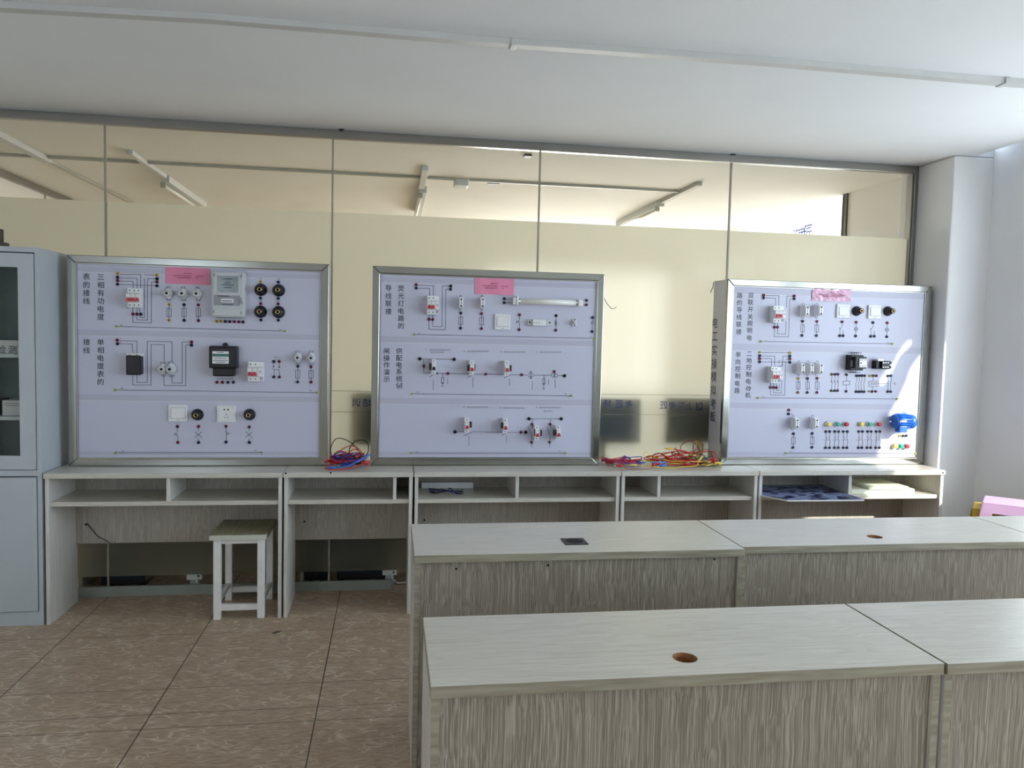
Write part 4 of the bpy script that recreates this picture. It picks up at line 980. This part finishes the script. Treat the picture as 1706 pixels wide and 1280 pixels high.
D.line('C3', (742, 364), (742, 400)); D.rect('C3', 741, 430, 22, 56); D.line('C3', (741, 458), (741, 490)); D.line('C3', (733, 490), (749, 490)); D.line('C3', (735, 455), (747, 455), (741, 466), (735, 455))
D.line('C4', (560, 380), (560, 412)); D.rect('C4', 558, 440, 20, 54); D.line('C4', (558, 467), (558, 515)); D.line('C4', (548, 515), (568, 515)); D.line('C4', (551, 462), (566, 462))
for s in (-1, 1):
    D.line('C4', (432, 378+s*10), (432, 378+s*40)); D.line('C4', (410, 378+s*16), (455, 378+s*16)); D.line('C4', (420, 378+s*32), (432, 378+s*24), (445, 378+s*32))
D.circ('C4', 650, 381, 18); D.circ('C4', 674, 382, 18)
for reg, x, y, n in (('C3', 650, 475, 7), ('C3', 790, 440, 4), ('C3', 1035, 452, 7), ('C4', 227, 445, 5), ('C4', 447, 480, 6), ('C4', 605, 447, 4), ('C4', 668, 463, 6)): D.marks(reg, x, y, n, 14, 11, vert=True)
terms(t, 'C3', 'p558,292 r793,364 r1160,370'); terms(t, 'C4', 'r345,376 r660,345')
terms(t, 'C3', 'b520,222 b853,226', .0098); terms(t, 'C4', 'b760,386', .0098)
def mcb(reg, cx, cy, tog='red', lab=None, tags=()):
    o = mcb0(reg, cx, cy, tog, lab)
    for (tx, ty, tw, th_) in tags:
        c = pt(reg, tx, ty, .055); q = REG[reg][2]/303; B().box(c.x-tw*q/2, c.x+tw*q/2, YP-.058, YP-.040, c.z-th_*q/2, c.z+th_*q/2).build('rating_tag', 'dark_tag', o)
    return o
M['dark_tag'] = mat('olive_black_tag', (.035, .035, .022), .4, vary=.4, scale=120)
def mcb0(reg, cx, cy, tog='red', lab=None): return breaker(t, reg, cx, cy, .0235, .082, dep=.074, poles=1, toggle=tog, label=lab)
mcb('C3', 657, 300, 'black_pl', 'single-pole breaker with a black toggle', ((624, 297, 26, 66),)); mcb('C3', 1028, 310, tags=((992, 308, 22, 62), (1053, 305, 10, 60))); mcb('C4', 205, 315, tags=((236, 312, 22, 60),))
pe_line(t, D, 'C3', 440, 560, 'C4', 825, 580)
# third section
D.marks('C3', 948, 690, 1, 14, 13); D.marks('C3', 1080, 691, 14, 15, 13); D.marks('C4', 138, 696, 1, 14, 13); D.marks('C4', 268, 698, 14, 15, 13); D.marks('C4', 487, 692, 1, 14, 13); D.marks('C4', 615, 694, 14, 15, 13); D.marks('C4', 600, 729, 6, 15, 13)
D.line('C3', (862, 930), (960, 930)); D.line('C3', (950, 968), (1035, 928), (1222, 932)); D.line('C4', (0, 932), (150, 933)); D.line('C4', (150, 965), (205, 934), (383, 933))
D.line('C4', (415, 803), (728, 803)); D.line('C4', (447, 803), (445, 890)); D.line('C4', (410, 888), (442, 965), (441, 1080)); D.line('C4', (624, 803), (620, 890)); D.line('C4', (588, 888), (618, 965), (615, 1080))
terms(t, 'C4', 'p337,933 p445,855 p620,855 p441,1030 o615,1030'); terms(t, 'C4', 'b383,933 b415,803 b728,803', .0098); terms(t, 'C3', 'b862,930', .0098)
for reg, x, y, n in (('C3', 995, 1015, 7), ('C4', 197, 1000, 6)): D.marks(reg, x, y, n, 14, 11, vert=True)
mcb('C3', 980, 870, tags=((1012, 860, 24, 58),)); mcb('C4', 190, 877, tags=((155, 868, 26, 58),)); mcb('C4', 498, 947, tags=((470, 935, 8, 70), (533, 940, 16, 62))); mcb('C4', 705, 945, tags=((662, 937, 24, 60),))
pe_line(t, D, 'C3', 433, 1135, 'C4', 768, 1135)
D.build(pn)
notice(791.5, 461, 856, 492, 'pink_paper', 'pink notice sheet at the top of the middle training board')
pp = [at(*q, YF+.02) for q in ((1006, 497), (1012, 507), (1019, 514.5), (1024, 514), (1027, 511))]
B().tube(pp, .0018).build('stray_wire', 'ink', t)

# ======== right board
x0, x1 = 1.943, 3.268
t, pn = board(x0, x1, 'right training board with a small blue motor and push buttons'); L3 = t
bands(pn, x0, x1, [(1.787, 1.815), (1.452, 1.492), (1.108, 1.142), (.822, .846)])
D = Diagram()
titles(pn, [('D1', c, x, y) for c, x, y in zip('路的导线联接', (470, 467, 465, 462, 458, 457), (320, 410, 500, 590, 682, 775))] +
       [('D1', c, x, y) for c, x, y in zip('双联开关照明电', (610, 605, 603, 600, 597, 593, 590), (320, 405, 497, 585, 672, 760, 850))] +
       [('D1', '单', 450, 1060), ('D1', '二', 590, 1050)] + [('D3', c, x, y) for c, x, y in zip('向控制电路', (400, 398, 396, 393, 390), (20, 100, 178, 262, 343))] +
       [('D3', c, x, y) for c, x, y in zip('地控制电动机', (525, 523, 520, 518, 516, 512), (5, 80, 160, 240, 320, 395))])
# lettering on the left side of the box
xs = x0 + .004
for ch, (xx, yy) in zip('电工实操模拟考板', ((1191.5, 538), (1191, 560.5), (1190.5, 583.5), (1190, 606), (1189.3, 628), (1188.7, 650.4), (1188.2, 672.8), (1187.5, 694))):
    d = RM @ Vector(((xx-CX)/FPX, 1, -(yy-CY)/FPX)); p = Vector((0, 0, EYE)) + d*((xs-.0005)/d.x)
    bb = B(); put_glyph(bb, ch, (xs-.0008, p.y, p.z), .068, ux=(0, -1, 0), sx=1.25); bb.build('side_character', 'ink', t)
d = [RM @ Vector(((a-CX)/FPX, 1, -(c-CY)/FPX)) for a, c in ((1189, 470), (1188, 478), (1185, 484), (1184, 488))]
B().tube([Vector((0, 0, EYE)) + v*((xs-.002)/v.x) for v in d], .002).build('stray_wire', 'ink', t)
D.line('D1', (800, 320), (962, 322), (962, 450)); D.line('D1', (800, 352), (920, 355), (920, 450)); D.line('D1', (1140, 325), (1062, 327), (1055, 470)); D.line('D1', (1140, 362), (1098, 365), (1082, 838), (902, 838), (906, 640)); D.line('D1', (945, 640), (945, 802), (1045, 805), (1052, 640))
terms(t, 'D1', 'r773,315 n771,350 r1156,325 n1154,362 p906,718 p945,718 n1260,643 n1252,822 r1440,645 n1433,822')
D.marks('D1', 812, 305, 1, 10, 9); D.marks('D1', 812, 340, 1, 10, 9); D.marks('D1', 858, 656, 1, 18, 10)
breaker(t, 'D1', 985, 555, .066, .098, dep=.075, poles=2, rcbo=True, label='white two-pole breaker with leakage module')
fuse_holder(t, 'D1', 1322, 512, .024, .066, .066); fuse_holder(t, 'D1', 1495, 508, .024, .066, .066)
D.fuse('D1', 1260, 658, 1252, 808, 44, 88); D.fuse('D1', 1440, 660, 1433, 808, 44, 88)
pe_line(t, D, 'D1', 737, 897, 'D2', 878, 927)
switch_plate(t, 'D2', 268, 516, .084, .082); switch_plate(t, 'D2', 660, 525, .084, .082)
lamp_socket(t, 'D2', 432, 515, .0295, .058, .0145); lamp_socket(t, 'D2', 822, 517, .0295, .058, .0145)
terms(t, 'D2', 'p250,650 n220,825 n262,825 r427,655 n420,828 n638,660 n610,832 n653,832 r816,663 n810,837')
for x, y in ((236, 738), (625, 745)):
    D.line('D2', (x+14, y-75), (x+14, y-40), (x-16, y+8), (x-16, y+75)); D.line('D2', (x+26, y+20), (x+26, y+75)); D.line('D2', (x-24, y-12), (x-8, y+2)); 
for x, y in ((422, 742), (810, 750)):
    D.line('D2', (x+4, y-75), (x, y-24)); D.line('D2', (x, y+24), (x-2, y+75)); D.circ('D2', x, y, 22); D.line('D2', (x-15, y-15), (x+15, y+15)); D.line('D2', (x+15, y-15), (x-15, y+15))
# second section
D.line('D1', (745, 1034), (1085, 1036)); D.line('D1', (745, 1078), (908, 1080), (908, 1210)); D.line('D1', (745, 1112), (868, 1113), (868, 1210)); D.line('D1', (740, 1153), (1085, 1157)); D.line('D1', (1085, 1080), (1012, 1082), (1005, 1205), (950, 1205)); D.line('D1', (1085, 1116), (1046, 1118))
D.line('D3', (935, 10), (924, 395), (765, 393), (765, 260)); D.line('D3', (895, 230), (888, 370), (800, 367), (800, 260)); D.line('D3', (865, 265), (862, 345), (835, 345), (833, 260)); D.line('D3', (862, 0), (862, 40)); D.line('D3', (900, 0), (896, 70), (840, 70))
terms(t, 'D1', 'e723,1032 n723,1075 r722,1112 n722,1152 y1102,1040 g1102,1080 r1102,1115 n1100,1157')
breaker(t, 'D3', 850, 170, .062, .096, dep=.075, poles=2, rcbo=True, label='white breaker with red toggles above the plum sockets')
terms(t, 'D3', 'p765,308 p801,308 p835,310 y1080,207 n1183,208 r1291,205 o1074,365 n1180,365 p1288,365 r972,562 n970,605 n1026,828 n1020,983 n1235,825 n1233,981')
for xa, xb in ((1080, 1074), (1183, 1180), (1291, 1288)): D.fuse('D3', xa, 220, xb, 352, 40, 80)
for x in (1133, 1236, 1340): fuse_holder(t, 'D3', x, 98, .022, .066, .066)
pe_line(t, D, 'D3', 625, 425, 'D4', 840, 438)
# contactor
c = pt('D2', 455, 1165, .07); bx0, bx1 = c.x-.042, c.x+.042
m = B().box(bx0, bx1, YP-.055, YP, c.z-.046, c.z+.046, .003).build('contactor', 'black_pl', t, 'black contactor with a white front face')
B().box(bx0+.012, bx1, YP-.085, YP-.055, c.z-.034, c.z+.036, .003).build('coil_housing', 'black_pl', m)
B().box(bx0+.034, bx1-.002, YP-.092, YP-.085, c.z-.026, c.z+.026, .002).build('front_face', 'white_pl', m)
bb = B()
for i in range(4):
    for s in (-1, 1): disc(bb, (bx0+.041+i*.0105, YP-.092, c.z+s*.018), .0028)
disc(bb, (bx0+.044, YP-.092, c.z), .005); bb.build('screw_hole', 'ink', m)
B().box(bx0+.002, bx0+.020, YP-.0565, YP-.055, c.z-.024, c.z+.014).build('rating_label', 'midgrey_pl', m)
bb = B()
for i in range(5):
    for s in (-1, 1): bb.tube([(bx0+.012+i*.014, YP-.04, c.z+s*.044), (bx0+.010+i*.015, YP-.05, c.z+s*.056), (bx0+.02+i*.014, YP-.03, c.z+s*.062), (bx0+.016+i*.012, YP-.004, c.z+s*.058)], .0014)
bb.build('lead_wire', 'ink', m)
# thermal relay
c = pt('D2', 770, 1190, .05); m = B().box(c.x-.046, c.x+.046, YP-.045, YP, c.z-.026, c.z+.024, .003).build('overload_relay', 'black_pl', t, 'black overload relay with bright screws')
B().box(c.x-.020, c.x+.044, YP-.062, YP-.045, c.z-.022, c.z+.020, .003).build('upper_housing', 'black_pl', m)
bb = B()
for i in range(3):
    for s in (-1, 1): bb.lathe((c.x-.010+i*.015, YP-.0618, c.z+s*.0135), [(.0034, 0), (.0032, .0015)], seg=12)
bb.build('terminal_screw', 'chrome', m)
bb = B(); bb.lathe((c.x+.037, YP-.0618, c.z), [(.0065, 0), (.006, .0025)], seg=16); bb.build('setting_dial', 'white_pl', m)
bb = B()
for i in range(3): bb.box(c.x-.035+i*.012, c.x-.029+i*.012, YP-.05, YP-.004, c.z+.0235, c.z+.034)
bb.build('contact_pin', 'chrome', m)
terms(t, 'D4', 'o108,160 n143,160 p177,160 o102,345 g138,345 p172,343 n272,165 n268,352 n388,176 n416,176 n445,176 n476,176 n380,356 n411,357 n441,355 n471,356 y535,178 g570,176 r608,178 e523,352 n559,355 r600,353 n738,178 n770,176 n735,355 n768,355', .0082)
for xa, xb in ((108, 102), (143, 138), (177, 172)): D.line('D4', (xa, 172), (xa-2, 240)); D.line('D4', (xa-14, 232), (xa+2, 252), (xb, 335)); D.line('D4', (xa-12, 247), (xa+2, 247))
D.line('D4', (272, 178), (271, 237)); D.rect('D4', 270, 258, 75, 42); D.line('D4', (269, 280), (268, 340))
for xa, xb in ((388, 380), (416, 411), (445, 441), (476, 471)): D.line('D4', (xa, 188), (xa-2, 235), (xa-12, 265), (xb, 345))
D.line('D4', (570, 190), (570, 237)); D.rect('D4', 575, 268, 105, 60); D.line('D4', (565, 298), (562, 342))
for i in range(3): D.line('D4', (540+i*28, 258), (556+i*28, 258), (556+i*28, 275), (540+i*28, 275))
D.line('D4', (630, 265), (735, 265)); D.line('D4', (738, 190), (740, 262), (737, 345)); D.line('D4', (770, 190), (775, 235), (765, 265), (768, 345)); D.line('D4', (822, 255), (798, 265), (822, 276))
# third section
fuse_holder(t, 'D3', 1070, 713, .024, .066, .066); fuse_holder(t, 'D3', 1288, 712, .022, .066, .066)
D.fuse('D3', 1026, 840, 1020, 970, 40, 76); D.fuse('D3', 1235, 838, 1233, 970, 40, 76)
D.marks('D3', 1003, 562, 1, 12, 12); D.marks('D3', 1005, 606, 2, 10, 11)
def push_button(x, y, m, r=.0132, lens=False):
    c = pt('D4', x, y, .02); b = B(); b.lathe((c.x, YP, c.z), [(r*1.22, 0), (r*1.22, .006), (r*1.05, .012), (r*1.0, .012)], seg=20); o = b.build('indicator_lamp' if lens else 'push_button', 'chrome', t)
    b = B(); b.lathe((c.x, YP-.010, c.z), [(r, 0), (r, .012), (r*.92, .0155), (r*.5, .0165 if lens else .0158)], seg=20); b.build('lens' if lens else 'button_cap', m, o)
for x, m in ((75, 'yellow'), (180, 'green'), (275, 'red'), (445, 'yellow'), (540, 'green'), (640, 'red')): push_button(x, 722, m)
for x, m in ((822, 'yellow'), (893, 'green'), (953, 'red')): push_button(x, 970, m, .0142, True)
top_x = (42, 85, 142, 185, 238, 283, 410, 452, 510, 550, 605, 647); bot_x = (38, 82, 137, 180, 236, 277, 405, 446, 503, 544, 600, 642)
terms(t, 'D4', ' '.join('n%d,803 n%d,985' % q for q in zip(top_x, bot_x)) + ' y870,850 n907,852 n944,850', .0082)
for i, (xa, xb) in enumerate(zip(top_x, bot_x)):
    if i % 2 == 0: D.line('D4', (xa, 815), (xa+2, 870)); D.line('D4', (xa-8, 868), (xa+8, 880), (xa-2, 905), (xb, 972))
    else: D.line('D4', (xa, 815), (xa-6, 860), (xa-12, 868)); D.line('D4', (xa-12, 868), (xa+2, 905), (xb, 972))
for xa in top_x[::2]: D.line('D4', (xa-35, 898), (xa+40, 898), w=.0016)
for x in (65, 165, 268, 440, 530, 625): D.marks('D4', x, 770, 2, 13, 9)
D.marks('D4', 885, 905, 9, 16, 10)
pe_line(t, D, 'D3', 937, 1045, 'D4', 1050, 1050)
# motor
c0, c1_ = pt('D4', 800, 692, .06), pt('D4', 1080, 692, .06); R_ = .044; ym = YP-.050; zc = c0.z
b = B(); b.lathe((c0.x, ym, zc), [(R_*.72, 0), (R_*.95, .008), (R_*.97, .016), (R_*.86, .020), (R_*.86, .098), (R_*1.0, .100), (R_*1.0, .126), (R_*.9, .136), (R_*.4, .139)], axis=(1, 0, 0), seg=32)
m = b.build('motor', 'blue_paint', t, 'small finned blue electric motor')
bb = B()
for k in range(18):
    a = 2*math.pi*k/18; n_ = Vector((0, math.cos(a), math.sin(a))); tn = Vector((0, -math.sin(a), math.cos(a)))*.0013; cc = Vector((c0.x+.022, ym, zc))
    bb.prism([cc+n_*R_*.86-tn, cc+n_*R_*.86+tn, cc+n_*R_*1.12+tn, cc+n_*R_*1.12-tn], (.074, 0, 0))
bb.build('cooling_fins', 'blue_paint', m)
bb = B(); bb.lathe((c0.x-.022, ym, zc), [(.0052, 0), (.0052, .024)], axis=(1, 0, 0), seg=14); bb.build('shaft', 'chrome', m)
p = pt('D4', 905, 775, .09); B().box(p.x-.026, p.x+.026, ym-.045, ym, p.z-.021, p.z+.018, .004).build('terminal_box', 'blue_paint', m)
p = pt('D4', 910, 692, .096); B().box(p.x-.022, p.x+.022, ym-R_*1.05, ym-R_*.9, p.z-.006, p.z+.007).build('name_plate', 'white_pl', m)
p = pt('D4', 917, 603, .05); b = B(); b.tube([(p.x+.006*math.cos(i*.5), ym, zc+R_+.008+.007*math.sin(i*.5)) for i in range(14)], .0022); b.build('lifting_eye', 'blue_paint', m)
B().box(c0.x+.02, c0.x+.10, ym, YP, zc-.030, zc-.012).build('mount_foot', 'blue_paint', m)
bb = B(); p = pt('D4', 1060, 833); disc(bb, (p.x, YP, p.z), .005, h=.003); p = pt('D4', 1052, 1050); bb.build('panel_screw', 'chrome', t)
D.build(pn)
notice(1353.5, 480, 1416.5, 503, 'pink_wrap', 'crumpled pink notice in clear plastic at the top of the right training board', True)

# ------------------------------------------------------------------ test leads, each one its own thing
def catmull(P, n=7):
    P = [P[0]] + P + [P[-1]]; out = []
    for i in range(1, len(P)-2):
        for k in range(n):
            u = k/n; a, b_, c, d = P[i-1], P[i], P[i+1], P[i+2]
            out.append(.5*((2*b_)+(c-a)*u+(2*a-5*b_+4*c-d)*u*u+(3*b_-a-3*c+d)*u**3))
    out.append(P[-2]); return out
def lead(P, cable, plug, label, group, r=.0027, plugs=(True, True)):
    P = [Vector(p) for p in P]
    for p in P: p.z = max(p.z, TOP+.004)
    C = catmull(P); base = Vector((sum(p.x for p in C)/len(C), sum(p.y for p in C)/len(C), TOP))
    t = thing('test_lead', base, label, 'test lead', group)
    B().tube(C, r).build('cable', cable, t)
    for k, (e, f) in enumerate(((0, 3), (-1, -4))):
        if not plugs[k]: continue
        a = C[e]; dv = (C[e]-C[f]); dv.z *= .2; dv.normalize()
        a = a.copy(); a.z = max(a.z, TOP+.007)
        b = B(); b.tube([a-dv*.006, a, a+dv*.012, a+dv*.034, a+dv*.036], [.0035, .0062, .0066, .0058, .003], 8); o = b.build('plug', plug, t)
        B().tube([a+dv*.036, a+dv*.052], .0018, 6).build('plug_pin', 'chrome', o)
    return t
def tangle(n, x0, x1, y0, y1, h, cols, group, lab, seed, loops=3, rise=1.0):
    rnd = random.Random(seed)
    for i in range(n):
        cab, plug, cn = cols[i % len(cols)]
        cx, cy = rnd.uniform(x0+.3*(x1-x0), x1-.3*(x1-x0)), rnd.uniform(y0+.06, y1-.06)
        rx, ry = (x1-x0)*rnd.uniform(.22, .42), (y1-y0)*rnd.uniform(.18, .36); ph = rnd.uniform(0, 6.28); P = []
        nn = loops*5; lev = rnd.uniform(.0, .35)*h
        for k in range(nn+1):
            a = ph + k*2*math.pi/5*(1 if i % 2 else -1)
            x = cx+rx*math.cos(a)*rnd.uniform(.7, 1.1); y = cy+ry*math.sin(a)*rnd.uniform(.6, 1.1)
            z = TOP+.005+lev+max(0, rnd.gauss(0, .28))*h*rise
            if k in (0, nn): z = TOP+.008+lev*.6
            P.append((min(max(x, x0+.012), x1-.012), min(max(y, y0), y1), min(z, TOP+h)))
        lead(P, cab, plug, lab % cn, group)
G1 = 'test leads piled between the left and middle boards'
tangle(10, -.333, -.110, 4.25, 4.50, .10, [('c_red', 'c_red', 'red'), ('c_blue', 'c_blue', 'blue'), ('c_red', 'c_red', 'red'), ('c_black', 'c_black', 'black'), ('c_blue', 'c_lblue', 'blue')], G1, '%s test lead in the tangle between the left and middle boards', 11, 2)
for i, P in enumerate((((-.31, 4.42, .79), (-.325, 4.43, .85), (-.30, 4.44, .905), (-.25, 4.44, .905), (-.20, 4.43, .875), (-.165, 4.42, .83), (-.16, 4.41, .79)),
                       ((-.22, 4.46, .79), (-.225, 4.46, .84), (-.20, 4.46, .885), (-.16, 4.46, .898), (-.125, 4.45, .885), (-.118, 4.44, .84), (-.14, 4.43, .80)))):
    lead(P, 'c_black', 'c_black', 'black test lead arching ' + ('highest and widest on the left' if i == 0 else 'up on the right') + ' of the left tangle', G1)
lead([(-.32, 4.36, .80), (-.27, 4.38, .85), (-.21, 4.39, .875), (-.16, 4.38, .85), (-.14, 4.37, .79)], 'c_red', 'c_red', 'red test lead arching over the left tangle, under the black arches', G1)
lead([(-.325, 4.27, .78), (-.335, 4.22, .777), (-.29, 4.19, .776), (-.20, 4.21, .782), (-.13, 4.27, .80)], 'c_red', 'c_red', 'red test lead curling out at the front of the left tangle', G1)
lead([(-.29, 4.24, .779), (-.22, 4.22, .79), (-.15, 4.26, .82), (-.12, 4.32, .83)], 'c_lblue', 'c_lblue', 'bright blue test lead lying across the front of the left tangle', G1)
G2 = 'test leads piled between the middle and right boards'
tangle(12, 1.215, 1.475, 4.24, 4.46, .06, [('c_red', 'c_red', 'red'), ('c_blue', 'c_blue', 'blue'), ('c_red', 'c_red', 'red')], G2, '%s test lead in the flat bundle right of the middle board', 21, 1)
tangle(16, 1.46, 1.92, 4.24, 4.47, .10, [('c_red', 'c_red', 'red'), ('c_brown', 'c_red', 'brown'), ('c_red', 'c_blue', 'red'), ('c_red', 'c_yellow', 'red'), ('c_yellow', 'c_yellow', 'yellow')], G2, '%s test lead in the tangle left of the right board', 33, 1)
tangle(4, 1.66, 1.93, 4.28, 4.47, .14, [('c_red', 'c_red', 'red'), ('c_brown', 'c_red', 'brown')], G2, '%s test lead high in the heap against the right board', 44, 1)
def pxp(pts, y): return [at(a, c, yy) for (a, c), yy in zip(pts, y)] if isinstance(y, (list, tuple)) else [at(a, c, y) for a, c in pts]
lead(pxp(((1133, 752), (1136, 741), (1147, 735.5), (1157, 738), (1163, 747), (1162, 760)), 4.42), 'c_brown', 'c_brown', 'brown test lead looping highest above the right tangle', G2, plugs=(False, False))
lead(pxp(((1156, 760), (1155, 745), (1159, 733), (1163, 742), (1166, 755), (1166, 765)), 4.44), 'c_brown', 'c_green', 'brown test lead with a green plug standing against the right board', G2)
lead(pxp(((1163, 764), (1168, 752), (1163, 738), (1159, 734), (1164, 748), (1171, 762)), 4.46), 'c_yellow', 'c_yellow', 'yellow test lead standing tall against the right board', G2)
lead(pxp(((1087, 768), (1088, 759), (1096, 755), (1104, 758), (1112, 766)), 4.38), 'c_brown', 'c_brown', 'brown test lead arching over the middle of the right tangle', G2)
lead(pxp(((1090, 770), (1076, 760), (1072, 756), (1078, 755), (1088, 762)), 4.40), 'c_yellow', 'c_yellow', 'thin yellow test lead making a small loop between both bundles', G2, .0016)
lead(pxp(((1060, 775), (1085, 777), (1110, 780), (1140, 778), (1160, 776), (1164, 768)), 4.22), 'c_yellow', 'c_yellow', 'yellow test lead sweeping along the front of the right tangle', G2)
lead(pxp(((1037, 777), (1048, 782), (1066, 783), (1083, 781), (1087, 776)), 4.19), 'c_brown', 'c_red', 'thin brown test lead sagging at the front desk edge below the bundle', G2, .0018)
lead(pxp(((1096, 771), (1104, 770), (1110, 772), (1108, 775)), 4.24), 'c_lblue', 'c_lblue', 'short bright blue lead with a thick plug at the front of the right tangle', G2, .005)
lead(pxp(((1168, 765), (1175, 770), (1180, 773)), 4.30), 'c_green', 'c_green', 'green-plugged lead lying at the foot of the right board', G2, .005)
lead(pxp(((1176, 762), (1181, 767), (1185, 771)), 4.32), 'c_green', 'c_green', 'second green-plugged lead lying behind the first at the right board', G2, .005)
lead(pxp(((1180, 775), (1186, 774), (1190, 772)), 4.28), 'c_yellow', 'c_yellow', 'short yellow plug lead at the right end of the tangle', G2, .004)
lead(pxp(((1120, 748), (1130, 750), (1142, 752), (1150, 758)), 4.36), 'c_red', 'c_yellow', 'red test lead with a yellow plug pointing left on top of the heap', G2, .003)

# ------------------------------------------------------------------ things on the shelves
SZ = .6205
p0, p1 = at(702, 815, 4.44), at(789, 815, 4.44)
t = tag(B().box(p0.x, p1.x, 4.44, 4.475, SZ, SZ+.038, .003).build('trunking_length', 'grey_pl'), 'white rectangular plastic bar lying on the shelf under the middle board', 'plastic bar')
B().box(p0.x+.004, p1.x-.004, 4.4385, 4.4395, SZ+.004, SZ+.034).build('front_face', 'white_pl', t)
rnd = random.Random(9); c = at(740, 819, 4.33)
def shelf_lead(P, m, label):
    Cc = catmull([Vector(q) for q in P]); t = thing('test_lead', Cc[0], label, 'test lead', 'dark leads on the shelf under the middle board'); B().tube(Cc, .003).build('cable', m, t)
    B().tube([Cc[0]+Vector((-.035, 0, .004)), Cc[0]], [.004, .006], 8).build('plug', m, t)
for i in range(4):
    P = [(c.x-.05+k*.03+rnd.uniform(-.01, .01), 4.33+rnd.uniform(-.05, .06), SZ+.005+rnd.uniform(0, .02)*(1 if 0 < k < 4 else .3)) for k in range(6)]
    shelf_lead(P, 'c_black' if i < 3 else 'c_blue', ('black' if i < 3 else 'dark blue') + ' lead in the small heap in front of the white bar on the shelf')
# dark printed board sticking out of the right desk's shelf
a, b2, c2, d2 = at_z(1270, 824.5, SZ+.012), at_z(1293, 836.5, SZ+.012), at_z(1431, 839, SZ+.012), at_z(1372, 812, SZ+.012)
xl, xr, yf, yb = 2.118, 2.655, 4.02, 4.46
t = thing('printed_board', ((xl+xr)/2, (yf+yb)/2, SZ), 'blue printed board with white edges sticking out of the right desk\'s shelf', 'board')
b = B(); v1 = [(2.112, 4.13), (2.19, 4.005), (2.652, 4.0), (2.652, 4.44), (2.112, 4.44)]
b.prism([(x, y, SZ+.001) for x, y in v1], (0, 0, .008)); b.build('core', 'white_pl', t)
b = B(); b.prism([(x+(.003 if x < 2.3 else -.003), y+(.003 if y < 4.2 else -.003), SZ+.0091) for x, y in v1], (0, 0, .0008)); b.build('printed_face', 'poster', t)
xa = 2.70
t = tag(B().box(xa, 3.11, 4.20, 4.46, SZ, SZ+.028, .002).build('paper_stack', 'paper'), 'stack of cream paper on the sunlit right end of the desk shelf', 'paper stack')
tag(B().box(xa+.10, 3.06, 4.185, 4.44, SZ+.0285, SZ+.045, .002).build('paper_stack', 'paper'), 'smaller stack of cream paper lying on top of the larger one on the shelf', 'paper stack')
